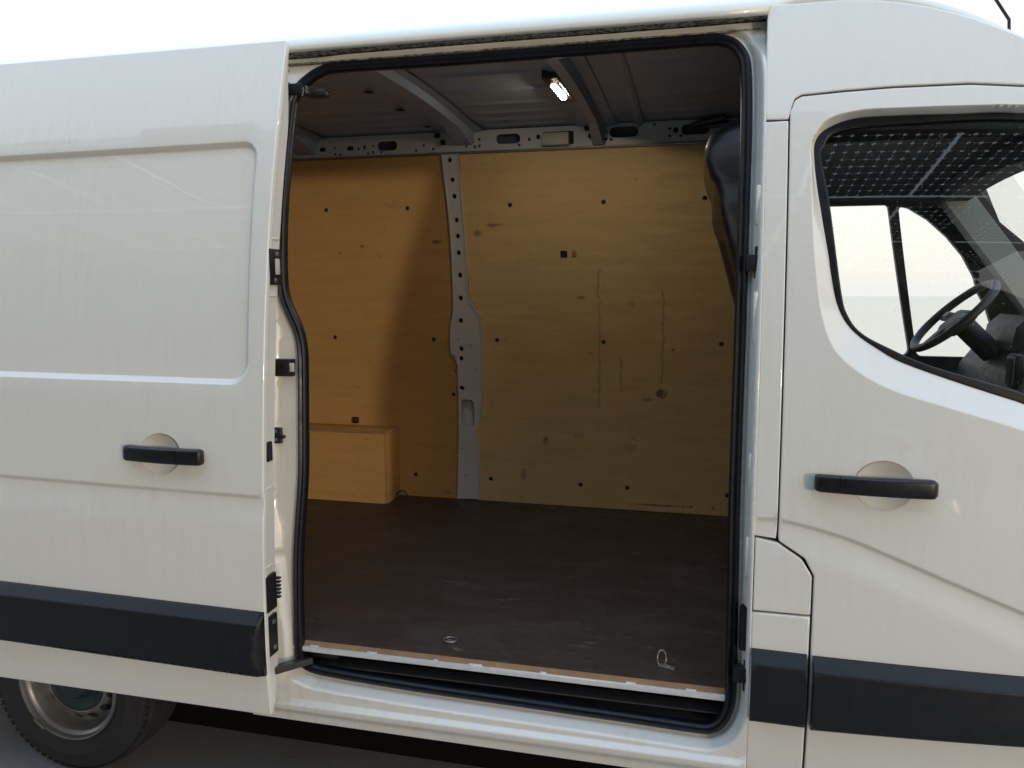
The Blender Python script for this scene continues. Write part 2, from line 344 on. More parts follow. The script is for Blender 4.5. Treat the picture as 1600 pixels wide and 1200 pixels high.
# birch ply with its own scuffs: marks = (x, z, half width, half height, strength)
def ply(name, marks=(), drips=(), tint=(1, 1, 1)):
    m, n, b = new(name); gr = noise(n, 3.2, 8, .62, (1.1, 1.1, 7)); cl = noise(n, 1.4, 5, .6, (1, 1, 1.6)); kn = noise(n, 15, 4, .65, (1, 1, 2.2)); fn = noise(n, 45, 3, .6, (.6, 1, 6))
    c = mixc(n, ramp(n, gr.outputs[0], .3, .72).outputs[0], (.58, .385, .155), (.74, .51, .215))
    c = mixc(n, ramp(n, cl.outputs[0], .35, .72).outputs[0], c, (.66, .445, .18)); 
    f0 = node(n, 'ShaderNodeMath', operation='MULTIPLY'); n.links.new(ramp(n, fn.outputs[0], .58, .75).outputs[0], f0.inputs[0]); f0.inputs[1].default_value = .5
    c = mixc(n, f0.outputs[0], c, (.36, .21, .09))
    f1 = node(n, 'ShaderNodeMath', operation='MULTIPLY'); n.links.new(ramp(n, kn.outputs[0], .66, .76).outputs[0], f1.inputs[0]); f1.inputs[1].default_value = .5
    c = mixc(n, f1.outputs[0], c, (.20, .115, .05))
    for st_, sc_, lo, k_, col_ in (((1, 1, 2.5), 5.5, .66, .55, (.26, .15, .065)), ((5, 1, .5), 6, .68, .4, (.30, .18, .08)), ((1, 1, 1), 24, .69, .6, (.17, .10, .05)), ((1, 1, 3), 9, .70, .45, (.78, .60, .34))):
        q_ = noise(n, sc_, 6, .68, st_); f2_ = node(n, 'ShaderNodeMath', operation='MULTIPLY'); n.links.new(ramp(n, q_.outputs[0], lo, lo+.10).outputs[0], f2_.inputs[0]); f2_.inputs[1].default_value = k_; c = mixc(n, f2_.outputs[0], c, col_)
    tc = node(n, 'ShaderNodeTexCoord'); sx = node(n, 'ShaderNodeSeparateXYZ'); n.links.new(tc.outputs['Object'], sx.inputs[0])
    wob = noise(n, 38, 4, .7); tear = noise(n, 55, 3, .7, (1, 1, 3))
    def M(op, a, b_=None):
        q = node(n, 'ShaderNodeMath', operation=op)
        for i, v in enumerate((a, b_)):
            if v is None: continue
            if hasattr(v, 'links'): n.links.new(v, q.inputs[i])
            else: q.inputs[i].default_value = v
        return q.outputs[0]
    wn = M('MULTIPLY', M('SUBTRACT', wob.outputs[0], .5), 2.2)
    for (x, z, hx, hz, s) in marks:
        dx = M('DIVIDE', M('SUBTRACT', sx.outputs[0], x), hx); dz = M('DIVIDE', M('SUBTRACT', sx.outputs[2], z), hz)
        d = M('ADD', M('SQRT', M('ADD', M('MULTIPLY', dx, dx), M('MULTIPLY', dz, dz))), wn)
        k = M('MULTIPLY', ramp(n, d, .45, 1.0, (1, 1, 1, 1), (0, 0, 0, 1)).outputs[0], s); c = mixc(n, k, c, (.085, .05, .03))
    for (x, z0, z1, s) in drips:
        wv = noise(n, 5, 7, .72, (.0, .0, 1.6))
        xx = M('ADD', M('SUBTRACT', sx.outputs[0], x), M('MULTIPLY', M('SUBTRACT', wv.outputs[0], .5), .085))
        ln = ramp(n, M('ABSOLUTE', xx), .0010, .0075, (1, 1, 1, 1), (0, 0, 0, 1)).outputs[0]
        zz = M('MULTIPLY', M('GREATER_THAN', sx.outputs[2], z0), M('LESS_THAN', sx.outputs[2], z1))
        k = M('MULTIPLY', M('MULTIPLY', ln, zz), M('MULTIPLY', ramp(n, tear.outputs[0], .32, .60).outputs[0], s*.8)); c = mixc(n, k, c, (.13, .075, .03))
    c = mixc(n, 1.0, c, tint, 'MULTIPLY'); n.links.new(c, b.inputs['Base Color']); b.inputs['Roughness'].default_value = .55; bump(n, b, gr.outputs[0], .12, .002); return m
def fm(px, py): p = hit(px, py, Sf); return p[0], p[2]
def fmark(px, py, w_, h_, s): x, z = fm(px, py); return (x, z, w_, h_, s)
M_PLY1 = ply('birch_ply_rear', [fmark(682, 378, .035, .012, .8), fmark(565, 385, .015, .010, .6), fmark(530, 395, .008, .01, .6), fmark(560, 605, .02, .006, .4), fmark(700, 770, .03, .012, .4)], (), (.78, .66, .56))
M_PLY2 = ply('birch_ply_front', [fmark(1032, 615, .042, .026, .85), fmark(1012, 625, .03, .012, .6), fmark(852, 688, .018, .028, .6), fmark(818, 742, .018, .05, .45), fmark(1052, 547, .012, .010, .7),
    fmark(770, 352, .05, .012, .6), fmark(745, 365, .025, .02, .6), fmark(906, 465, .025, .012, .6), fmark(1030, 790, .17, .006, .8), fmark(1080, 792, .02, .008, .7), fmark(985, 475, .03, .02, .3), fmark(1115, 795, .012, .008, .7), fmark(905, 680, .03, .02, .25), fmark(985, 700, .05, .035, .25)],
    [(fm(936, 500)[0], fm(936, 640)[1], fm(930, 420)[1], .85), (fm(1036, 500)[0], fm(1036, 600)[1], fm(1036, 450)[1], .85), (fm(970, 570)[0], fm(970, 612)[1], fm(970, 560)[1], .8)], (1.10, 1.09, 1.14))
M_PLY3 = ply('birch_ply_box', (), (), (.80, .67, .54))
# window glass: thin pane, mirror at grazing angles, faint green tint
m, n, b = new('window_glass'); n.nodes.remove(b); out = n.nodes['Material Output']
tr = node(n, 'ShaderNodeBsdfTransparent'); tr.inputs[0].default_value = (.93, .945, .938, 1); gl = node(n, 'ShaderNodeBsdfGlossy'); gl.inputs['Roughness'].default_value = .0; gl.inputs[0].default_value = (1, 1, 1, 1)
fr = node(n, 'ShaderNodeFresnel', IOR=1.52); ml = node(n, 'ShaderNodeMath', operation='MULTIPLY'); ml.inputs[1].default_value = 1.3; ml.use_clamp = True
mx = node(n, 'ShaderNodeMixShader'); n.links.new(fr.outputs[0], ml.inputs[0]); n.links.new(ml.outputs[0], mx.inputs[0]); n.links.new(tr.outputs[0], mx.inputs[1]); n.links.new(gl.outputs[0], mx.inputs[2])
df = node(n, 'ShaderNodeBsdfDiffuse'); df.inputs[0].default_value = (.6, .62, .58, 1); dn = noise(n, 130, 3, .6); rr = ramp(n, dn.outputs[0], .68, .74, (.003, .003, .003, 1), (.35, .35, .35, 1)); m2 = node(n, 'ShaderNodeMixShader')
n.links.new(rr.outputs[0], m2.inputs[0]); n.links.new(mx.outputs[0], m2.inputs[1]); n.links.new(df.outputs[0], m2.inputs[2]); n.links.new(m2.outputs[0], out.inputs[0]); M_GLASS = m

# ================================================================== GROUND
g = mesh('ground', [(-300, -300, GROUND), (300, -300, GROUND), (300, 300, GROUND), (-300, 300, GROUND)], [(0, 1, 2, 3)], M_YARD, None, None); g['kind'] = 'structure'
g = mesh('parking_bay', [(-9, -2.5, GROUND+.004), (5, -2.5, GROUND+.004), (5, 3.2, GROUND+.004), (-9, 3.2, GROUND+.004)], [(0, 1, 2, 3)], M_ASPH, None, None); g['kind'] = 'structure'

m, n, b = new('warmed_concrete'); nz = noise(n, 40, 4, .7); c = mixc(n, nz.outputs[0], (.88, .68, .48), (.94, .74, .54)); n.links.new(c, b.inputs['Base Color']); b.inputs['Roughness'].default_value = .9  # warm tint offsets the blue skylight so the far sheet reads white
g = mesh('concrete_apron', [(-299, 3.4, GROUND+.004), (299, 3.4, GROUND+.004), (299, 299, GROUND+.004), (-299, 299, GROUND+.004)], [(0, 1, 2, 3)], m, None, None); g['kind'] = 'structure'
# ================================================================== VAN OUTER SKIN
EDGE = [(1202, 6), (1197, 190), (1191, 370), (1186, 550), (1180, 704), (1177, 816), (1174.5, 900), (1173, 945), (1172, 1013), (1169, 1100), (1165, 1186)]
XE = .168                                                    # rear edge of the pillar skin
XS, XF = .232, .326                                          # cab door shut line, upper and lower
zq = lambda px, py, S=Scab: hit(px, py, S)[2]
Z_SEAM, Z_K1, Z_K2, Z_FLAP = zq(1217, 188), zq(1177, 839), zq(1217, 847), zq(1230, 960)
gap = .0025
CT = on(Scab, [(1237, 170), (1242, 156), (1253, 150), (1320, 143), (1394, 137), (1517, 131.5), (1600, 135)])
def roofdrop(x): return .62*np.clip(np.asarray(x, float)-.33, 0, 9)**2
TOPZ = 2.455
top_edge = [(x, TOPZ-float(roofdrop(x))) for x in np.linspace(XE, 1.25, 24)]
ctx = [(p[0], p[1]+.004) for p in CT]+[(1.0, CT[-1][1]-.06), (1.25, CT[-1][1]-.22)]
roof_side = [(XE, Z_SEAM+gap), (XS-.004, Z_SEAM+gap)]+[(max(p[0], XS-.004), p[1]) for p in ctx]+top_edge[::-1]
patch('roof_side_panel', roof_side, Scab, M_PAINT, van, res=.05, depth=.03)
# crease of cab door and pillar
CR = catmull(on(Scab, [(1168, 806), (1178, 806.5), (1212, 808), (1256, 817.5), (1319, 836), (1381, 861), (1475, 902), (1600, 955)]), 6)
CR = CR+[(CR[-1][0]+.5, CR[-1][1]-.20)]
crx, crz = np.array([p[0] for p in CR]), np.array([p[1] for p in CR])
def gcrease(d): return .0075*(sstep(0, .017, d)-sstep(.019, .12, d))
def Scr(x, z):
    x = np.asarray(x, float); z = np.asarray(z, float); return Scab(x, z)+gcrease(np.interp(x, crx, crz)-z)
def crease_pts(x0, x1, xs, zs, step=.03):
    return [(x, float(np.interp(x, xs, zs))-d) for x in np.arange(x0, x1, step) for d in (-.004, 0, .003, .006, .009, .012, .015, .018, .024, .034, .05, .08, .12)]
patch('pillar_panel', [(XE, Z_K1+gap), (XS-.006, Z_K2+gap+.004), (XS-.004, Z_K2+.03), (XS-.004, Z_SEAM-gap), (XE, Z_SEAM-gap)], Scr, M_PAINT, van, res=.04, extra=crease_pts(XE, XS, crx, crz, .012))
flap_k = on(Scab, [(1217, 847), (1256, 874), (1269, 895)])
flap = fillet([(XE+.004, Z_K1-gap), (flap_k[0][0]-.002, flap_k[0][1]-gap-.002), (flap_k[1][0]-.004, flap_k[1][1]-.003), (XF-.005, flap_k[2][1]-.01), (XF-.005, Z_FLAP+gap), (XE+.004, Z_FLAP+gap)], [.004, .02, .03, .03, .004, .004])
patch('fuel_flap', flap, Scr, M_PAINT, van, res=.04)
lowp = [(XE, .20), (XF-.005, .20), (XF-.005, Z_FLAP-gap), (XE, Z_FLAP-gap)]
LP = patch('lower_side_panel', lowp, Scab, M_PAINT, van, res=.05, r=.007)
# ---- cab door
WO = on(Scab, [(1275, 242), (1277, 217), (1295, 197), (1337, 181), (1400, 176), (1500, 173), (1600, 172)])      # window aperture, top going right
WB = on(Scab, [(1600, 629), (1435, 574), (1380, 546.5), (1336, 513.5), (1314, 475), (1303, 420), (1300, 397), (1282, 300)])
WIN = WO+[(.98, WO[-1][1]-.05), (1.12, 1.62), (1.10, 1.30)]+WB
WIN = resample(catmull(WIN, 5, True), .02)
BO = on(Scab, [(1600, 673), (1490, 640), (1394, 610), (1339, 579.5), (1303, 544), (1284, 489), (1275.5, 420), (1271, 360), (1268, 260), (1269, 225), (1288, 190), (1335, 174), (1400, 169), (1600, 165)])
BAND = BO+[(1.0, BO[-1][1]-.04), (1.16, 1.62), (1.14, 1.20)]
BAND = resample(catmull(BAND, 5, True), .02)
def Sdoor(x, z):
    x = np.atleast_1d(np.asarray(x, float)); z = np.atleast_1d(np.asarray(z, float)); Q = np.stack([x, z], 1)
    y = Scr(x, z); ib = inside(Q, BAND)
    if ib.any():
        q = Q[ib]; di = dist(q, WIN); do = dist(q, BAND); iw = inside(q, WIN)
        t = np.where(iw, 1.0, do/(di+do+1e-9)); y[ib] += .046*t
    return y
door_out = [(p[0], p[1]-.001) for p in CT]+[(1.0, CT[-1][1]-.065), (1.22, 2.0), (1.24, .20), (XF, .20), (XF, flap_k[2][1]-.01), (flap_k[1][0]+.003, flap_k[1][1]+.001), (XS, flap_k[0][1]+.002), (XS, CT[0][1])]
door_out = fillet(door_out, [.012]*len(door_out), 4)
bandpts = [tuple(p) for d in (.0, -.003, .003) for p in offset2(np.array(BAND) if area2(BAND) > 0 else np.array(BAND)[::-1], d)]
def cup_loop(S, c, a, b):
    (cx, cz), (ex, _), (_, ez_) = on(S, [c, (c[0]+a, c[1]), (c[0], c[1]-b)]); return circle(cx, cz, (ex-cx)*.985, 40, (ez_-cz)*.985)
cabdoor = patch('cab_door', door_out, Sdoor, M_PAINT, van, holes=[WIN, cup_loop(Scr, (1381, 759), 47, 38)], res=.045, r=.0045, depth=.03, extra=crease_pts(XS+.01, .95, crx, crz, .009)+crease_pts(.95, 1.2, crx, crz, .03)+bandpts)
patch('shut_line_backing', [(XE+.004, .25), (1.24, .25), (1.22, 2.0), (1.0, 2.12), (.8, 2.26), (XE+.004, 2.40)], off(Scab, .072), M_DASH, cabdoor, holes=[offset2(np.array(WIN)[::(1 if area2(WIN) > 0 else -1)], -.006)], r=0, depth=0, res=.1)  # dark backing, added so no light shows through the shut lines
# window rubber and pane
IN_ = on(Scab, [(1287, 242), (1291, 225), (1320, 197), (1450, 186), (1600, 182)])
INB = on(Scab, [(1600, 615), (1462, 574), (1396, 546), (1352, 522), (1330, 494), (1319, 453), (1300, 310)])
WIN_IN = resample(catmull(IN_+[(.96, IN_[-1][1]-.05), (1.09, 1.62), (1.07, 1.32)]+INB, 5, True), .02)
def Sdin(x, z): return Scab(x, z)+.030
ww = np.array(WIN) if area2(WIN) > 0 else np.array(WIN)[::-1]
patch('window_seal', offset2(ww, .004), lambda x, z: Scab(x, z)+.040, M_RUB, cabdoor, holes=[WIN_IN], r=.005, depth=.02, res=.05, bres=.02)
patch('window_pane', offset2(np.array(WIN_IN)[::(1 if area2(WIN_IN) > 0 else -1)], .005), off(Scab, .053), M_GLASS, cabdoor, r=.0, depth=0, res=.08)
# handles: grip, key cover, cup

def handle(parent, S, corners, split, cup, cov_left):
    (xa, za), (xb, zb), (xc, zc), (xd, zd) = on(S, corners)                # left-bottom, right-bottom, right-top, left-top
    sp = on(S, [split])[0][0]
    cx, cz = on(S, [cup[0]])[0]; rx = on(S, [(cup[0][0]+cup[1], cup[0][1])])[0][0]-cx; rz = on(S, [(cup[0][0], cup[0][1]-cup[2])])[0][1]-cz
    # finger cup: a shallow bowl pressed in the skin (lies on the skin as a dished insert)
    n = 40; V = []; F = []
    rings = [1.0, .97, .9, .75, .5, .25]
    for q in rings:
        for k in range(n):
            a = 2*math.pi*k/n; x = cx+rx*q*math.cos(a); z = cz+rz*q*math.sin(a)
            V.append((x, float(np.atleast_1d(S(x, z))[0])-.0012+.021*(1-q**2) if q < 1 else float(np.atleast_1d(S(x, z))[0])-.0012, z))
    for i in range(len(rings)-1):
        for k in range(n): F.append((i*n+k, i*n+(k+1) % n, (i+1)*n+(k+1) % n, (i+1)*n+k))
    F.append(tuple((len(rings)-1)*n+k for k in range(n)))
    mesh('handle_cup', V, F, M_PAINT, parent, 180)
    zl = lambda x: za+(zb-za)*(x-xa)/(xb-xa); zt = lambda x: zd+(zc-zd)*(x-xd)/(xc-xd)
    def bar(name, x0, x1, arch, tl=True, tr=True):
        m_ = 26; V = []; F = []; pr = 14
        for i in range(m_+1):
            t = i/m_; x = x0+(x1-x0)*t; zc_ = (zl(x)+zt(x))/2; h = (zt(x)-zl(x))/2; e = min(t if tl else 9, (1-t) if tr else 9)*(x1-x0)
            k = min(1, e/.016); k = math.sqrt(max(0, 1-(1-k)**2)); h2 = h*(.70+.30*k); dp = .016*(.35+.65*k)
            bow = arch*1.6*math.sin(math.pi*min(1, max(0, (x-xa)/(xb-xa))))
            y0 = float(np.atleast_1d(S(x, zc_))[0])-.016-bow
            for j in range(pr):
                a = 2*math.pi*j/pr; c_, s_ = math.cos(a), math.sin(a); ex = .45
                V.append((x, y0-dp*math.copysign(abs(s_)**ex, s_), zc_+h2*math.copysign(abs(c_)**ex, c_)))
        for i in range(m_):
            for j in range(pr): F.append((i*pr+j, i*pr+(j+1) % pr, (i+1)*pr+(j+1) % pr, (i+1)*pr+j))
        F.append(tuple(range(pr))[::-1]); F.append(tuple(m_*pr+j for j in range(pr)))
        me = mesh(name, V, F, M_HANDLE, parent, 50)
        bm = bmesh.new(); bm.from_mesh(me.data); bmesh.ops.recalc_face_normals(bm, faces=bm.faces); bm.to_mesh(me.data); bm.free(); return me
    if cov_left: bar('handle_key_cover', xa, sp-.0008, .006, True, False); bar('door_handle', sp+.0008, xb, .006, False, True)
    else: bar('door_handle', xa, sp-.0008, .006, True, False); bar('handle_key_cover', sp+.0008, xb, .006, False, True)
handle(cabdoor, Scr, [(1271, 765), (1462, 778), (1462, 748), (1271, 738)], (1309, 750), ((1381, 759), 47, 38), True)
# rubbing strips: proud black plastic with a sloped upper shoulder
def strip(parent, x0, x1, zb0, zb1, zt0, zt1, S, endl=.012, endr=.012, proud=.016):
    zb_ = lambda x: zb0+(zb1-zb0)*(np.asarray(x)-x0)/(x1-x0); zt_ = lambda x: zt0+(zt1-zt0)*(np.asarray(x)-x0)/(x1-x0)
    def Sy(x, z):
        x = np.asarray(x, float); z = np.asarray(z, float); d = zt_(x)-z
        k = np.clip(d/.034, 0, 1); k = .08+.92*k
        k = k*np.minimum(np.clip((x-x0)/max(endl, 1e-4)+.3, 0, 1), np.clip((x1-x)/max(endr, 1e-4)+.3, 0, 1)); k = k*np.clip((z-zb_(x))/.015+.45, 0, 1)
        return S(x, z)-.002-proud*k
    xs = np.arange(x0, x1, .03); ex = [(x, float(zt_(x))-d) for x in xs for d in (.006, .012, .018, .024, .030, .034, .038, .05)]+[(x, float(zb_(x))+d) for x in xs for d in (.006, .012, .02)]
    ex += [(q, z) for q in (x0+endl*.7, x1-endr*.7, x0+endl*.3, x1-endr*.3) for z in np.linspace(zb0, zt0, 10)]
    return patch('rubbing_strip', [(x0, zb0), (x1, zb1), (x1, zt1), (x0, zt0)], Sy, M_TRIM, parent, r=.003, depth=.022, res=.04, extra=ex)
a_ = on(Scab, [(1172, 1120), (1257, 1131), (1259, 1022), (1174, 1012)])
strip(LP, XE+.004, XF-.010, a_[0][1], a_[1][1], a_[3][1], a_[2][1], Scab, .002, .002, .032)
b_ = on(Scab, [(1265, 1134), (1600, 1161), (1600, 1057), (1269, 1024)])
kx = (1.2-XF)/(b_[1][0]-b_[0][0])
strip(cabdoor, XF+.005, 1.2, b_[0][1], b_[0][1]+(b_[1][1]-b_[0][1])*kx, b_[3][1], b_[3][1]+(b_[2][1]-b_[3][1])*kx, Scab, .002, .01, .034)
# front wing and bonnet side, out to the nose
patch('front_wing', [(1.246, .20), (1.30, .20), (1.30, .55), (1.45, .80), (1.70, .88), (1.95, .80), (2.05, .55), (2.2, .45), (2.2, 1.15), (1.8, 1.32), (1.246, 1.42)], Scab, M_PAINT, van, res=.08)
patch('front_pillar_side', [(1.246, 1.43), (1.75, 1.36), (1.254, TOPZ-float(roofdrop(1.25)))], Scab, M_PAINT, van, res=.08)

# ---- sliding door, run back along the side and standing proud of it
DOFF = -.10; XD = -1.265
Sd0 = off(S0, DOFF)
RC = on(Sd0, [(365, 220), (403, 240), (397, 375), (388, 571), (354, 604.5), (0, 588.5), (0, 244)])
REC = [(-2.55, RC[6][1]), (-2.55, RC[5][1]), (RC[3][0]+.004, RC[4][1]+.004), (RC[1][0], RC[0][1]-.001)]
REC = resample(fillet(REC, [.06, .06, .07, .055], 8), .02); REC = np.array(REC) if area2(REC) > 0 else np.array(REC)[::-1]
DC = on(Sd0, [(0, 740), (200, 757), (410, 774)]); dcx = np.array([-2.7]+[p[0] for p in DC]+[XD+.02]); dcz = np.array([DC[0][1]+(DC[0][1]-DC[2][1])*.3]+[p[1] for p in DC]+[DC[2][1]])
def Ssd(x, z):
    x = np.atleast_1d(np.asarray(x, float)); z = np.atleast_1d(np.asarray(z, float)); Q = np.stack([x, z], 1)
    y = Sd0(x, z)+gcrease(np.interp(x, dcx, dcz)-z); ii = inside(Q, REC)
    if ii.any(): y[ii] += .020*sstep(0, .018, dist(Q[ii], REC))
    return y
dtop = on(Sd0, [(0, 112), (445, 64)]); dbot = on(Sd0, [(0, 1050), (425, 1128)])
ztop = (dtop[0][1]+dtop[1][1])/2+.016; zbot = (dbot[0][1]+dbot[1][1])/2
recpts = [tuple(p) for d in (0, -.004, -.008, -.012, -.016, -.020) for p in offset2(REC, d)]
sdoor = patch('sliding_door', fillet([(-2.62, zbot), (XD, zbot), (XD, ztop), (-2.62, ztop)], [.02, .008, .006, .02]), Ssd, M_PAINT, van, holes=[cup_loop(Sd0, (250, 709), 31, 31)], res=.05, r=.005, depth=.018, extra=recpts+crease_pts(-2.6, XD-.01, dcx, dcz, .014))
handle(sdoor, Sd0, [(200, 717), (322, 726), (322, 701), (200, 693)], (286, 710), ((250, 709), 31, 31), False)
c_ = on(Sd0, [(0, 992), (414, 1056), (412, 958), (0, 905)])
zsb, zst = (c_[0][1]+c_[1][1])/2, (c_[2][1]+c_[3][1])/2
strip(sdoor, -2.60, XD-.002, zsb+.012, zsb-.008, zst+.008, zst-.006, Sd0, .012, .016, .034)
# door shell behind the skin: front return flange and inner face
zz = np.linspace(zbot+.02, ztop-.012, 70)
def shell_prof(z):
    y0 = float(S0(0, z))+DOFF; t = .085-.045*float(sstep(2.15, 2.42, z))-.040*float(sstep(.50, .34, z))
    return [(XD-.0015, y0+.006), (XD-.0045, y0+.014), (XD-.007, y0+t*.55), (XD-.010, y0+t*.95), (XD-.02, y0+t), (XD-.06, y0+t+.004), (-2.58, y0+t+.004), (-2.60, y0+.02)]
V = [(x, y, z) for z in zz for x, y in shell_prof(z)]; m_ = 8
F = [(i*m_+k, i*m_+k+1, (i+1)*m_+k+1, (i+1)*m_+k) for i in range(len(zz)-1) for k in range(m_-1)]
mesh('door_edge', V, F, M_PAINT, sdoor, 40)
def edge_box(name, py0, py1, d0, d1, mat, proud=.004, r=.004, parent=None):
    z0 = hit(413, py1, Sd0)[2]; z1 = hit(413, py0, Sd0)[2]; zc = (z0+z1)/2; y0 = float(S0(0, zc))+DOFF
    return box(name, (XD-.010+proud*.5, y0+(d0+d1)/2, zc), (.014+proud, d1-d0, z1-z0), mat, parent or sdoor, r)
for args in (('door_latch', 388, 445, .012, .080, M_BLACK, .008), ('edge_slot', 694, 726, .026, .056, M_GAP, .003), ('lower_latch', 905, 962, .010, .070, M_BLACK, .006), ('roller_recess', 970, 1032, .018, .072, M_BLACK, .004)):
    o = edge_box(*args[:5], args[5], args[6])
for k, (py, col) in enumerate(((396, 0), (438, 0), (980, 0), (1020, 0))):
    z = hit(413, py, Sd0)[2]; y0 = float(S0(0, z))+DOFF
    box('screw_head', (XD+.004, y0+.045, z), (.006, .016, .014), M_STEEL, sdoor, .004)
box('catch_plate', (XD+.002, float(S0(0, hit(413, 416, Sd0)[2]))+DOFF+.05, hit(413, 416, Sd0)[2]), (.012, .026, .05), M_BEIGE, sdoor, .004)
for k in range(6):
    z = hit(425, 917+k*6, Sd0)[2]; box('comb_tooth', (XD+.005, float(S0(0, z))+DOFF+.072, z), (.016, .014, .006), M_BLACK, sdoor, .001)
for py in (372, 462, 768, 892):          # pressed steps across the flange
    z = hit(413, py, Sd0)[2]; y0 = float(S0(0, z))+DOFF; box('flange_step', (XD-.0085, y0+.042, z), (.012, .056, .005), M_PAINT, sdoor, .002)

# ================================================================== DOOR APERTURE
JD = .055
Sj = off(S0, JD)
SO_px = [(455, 152), (450, 172), (440, 272), (435, 360), (435.5, 440), (440, 469), (449, 492), (461, 520), (466, 545), (467.5, 575), (468, 660), (468, 737), (464, 800), (461, 850), (460, 890), (461, 970), (463, 1020), (470, 1036), (486, 1047), (520, 1056), (650, 1078), (800, 1100), (969, 1124.5), (1085, 1142), (1112, 1143), (1132, 1133), (1144, 1113), (1150, 1087), (1152, 1000), (1154, 902), (1156, 795), (1161, 640), (1166, 497), (1171, 330), (1175, 192), (1174, 110), (1168, 83), (1152, 64), (1130, 56), (1100, 55.5), (960, 67), (800, 80), (650, 91), (530, 99), (500, 106), (478, 120), (462, 136)]
SO = resample(catmull(on(Sj, SO_px), 4, True), .015); SO = np.array(SO) if area2(SO) > 0 else np.array(SO)[::-1]
ZS1 = .405
def Jd(e): return JD-.055*sstep(.006, .030, e)
def Sfr(x, z):
    x = np.atleast_1d(np.asarray(x, float)); z = np.atleast_1d(np.asarray(z, float)); Q = np.stack([x, z], 1)
    e = dist(Q, SO); e = np.where(inside(Q, SO), 0, e)
    wl = sstep(-1.26, -1.10, x); wl = np.maximum(wl, sstep(.47, .40, z))
    wt = 1-.75*sstep(2.28, 2.38, z)
    y = S0(x, z)+JD+(Jd(e)-JD)*wl*wt
    # lower ledge of the sill
    y = y-.020*sstep(.344, .329, z)+.014*sstep(.316, .286, z)
    # ridge pressed into the rear jamb
    rx = np.interp(z, [.3, .55, .8, 1.0, 1.25, 1.5, 1.62, 1.75, 2.3], [-1.275, -1.275, -1.30, -1.335, -1.33, -1.325, -1.335, -1.36, -1.36])
    y = y-.030*sstep(.022, -.004, x-rx)*(1-wl)
    return y
frame_out = [(-1.40, .262), (XE+.002, .262), (XE+.002, 2.425), (-1.40, 2.425)]
ez = [tuple(p) for d in (.004, .008, .012, .016, .020, .024, .028, .032) for p in offset2(SO, d)]
ez += [(x, z) for x in np.arange(-1.38, XE, .015) for z in (.385, .378, .371, .364, .357, .352, .348, .345, .342, .339, .336, .333, .330, .327, .322, .314, .306, .298, .29, .282)]
ez += [(x, z) for x in np.arange(-1.38, XE, .022) for z in (2.36, 2.37, 2.38, 2.388, 2.396, 2.404, 2.412, 2.419)]
_e = np.array(ez); _d = dist(_e, SO); ez = [tuple(p) for p, q, i in zip(_e, _d, range(len(_e))) if i < 8*len(SO) or q > .034]
ez += [(x, z) for x in np.arange(-1.36, -1.24, .012) for z in np.arange(.45, 2.2, .05)]
frame = patch('aperture_frame', frame_out, Sfr, M_SILL, van, holes=[SO], res=.04, r=.003, depth=.010, bres=.02, extra=ez)
# weather seal: bulb rubber with lips, pushed on to the flange
cen = offset2(SO, -.0155); yj = S0(cen[:, 0], cen[:, 1])+JD-.006
path = [(p[0], y, p[1]) for p, y in zip(cen, yj)]
def ring_sweep(name, loop, Y, prof, mat, parent, sharp=50):
    """profile points (outward, depth towards the viewer) carried round a loop lying on the body side"""
    nr = nrm2(loop); n = len(loop); m_ = len(prof); V = []
    nr = nr/np.linalg.norm(nr, axis=1)[:, None]
    for k in range(n):
        for a, d in prof: V.append((loop[k, 0]+nr[k, 0]*a, Y[k]-d, loop[k, 1]+nr[k, 1]*a))
    F = [(k*m_+j, k*m_+(j+1) % m_, ((k+1) % n)*m_+(j+1) % m_, ((k+1) % n)*m_+j) for k in range(n) for j in range(m_)]
    o = mesh(name, V, F, mat, parent, sharp)
    bm = bmesh.new(); bm.from_mesh(o.data); bmesh.ops.recalc_face_normals(bm, faces=bm.faces); bm.to_mesh(o.data); bm.free(); o.data.set_sharp_from_angle(angle=R(sharp)); return o
prof = [(.0150, -.014), (.0155, .004), (.012, .010), (.007, .012), (.003, .008), (.0, .006), (-.004, .010), (-.009, .013), (-.0145, .008), (-.0165, -.003), (-.015, -.014)]
ring_sweep('door_seal', cen, yj, prof, M_RUB, van)
# thin rolled flange line just outside the seal
# roof-side roller track
tz0, tz1 = 2.404, 2.440
def rail_x(a, b, n=60): return np.linspace(a, b, n)
V = []; F = []
prof_t = [(S0(0, 2.40)+.040, 2.400), (S0(0, 2.405)+.036, 2.404), (S0(0, 2.405)+.062, 2.406), (S0(0, 2.42)+.064, 2.428), (S0(0, 2.43)-.004, 2.430)]
def extrude_x(name, prof, x0, x1, mat, parent, n=2, sharp=35, flip=False):
    V = [(x, float(y), float(z)) for x in np.linspace(x0, x1, n) for y, z in prof]; m_ = len(prof)
    F = [(i*m_+k, (i+1)*m_+k, (i+1)*m_+k+1, i*m_+k+1) for i in range(n-1) for k in range(m_-1)]
    if flip: F = [f[::-1] for f in F]
    return mesh(name, V, F, mat, parent, sharp)
extrude_x('roller_track', prof_t, -1.75, XE-.001, M_GRIME, van, 20)
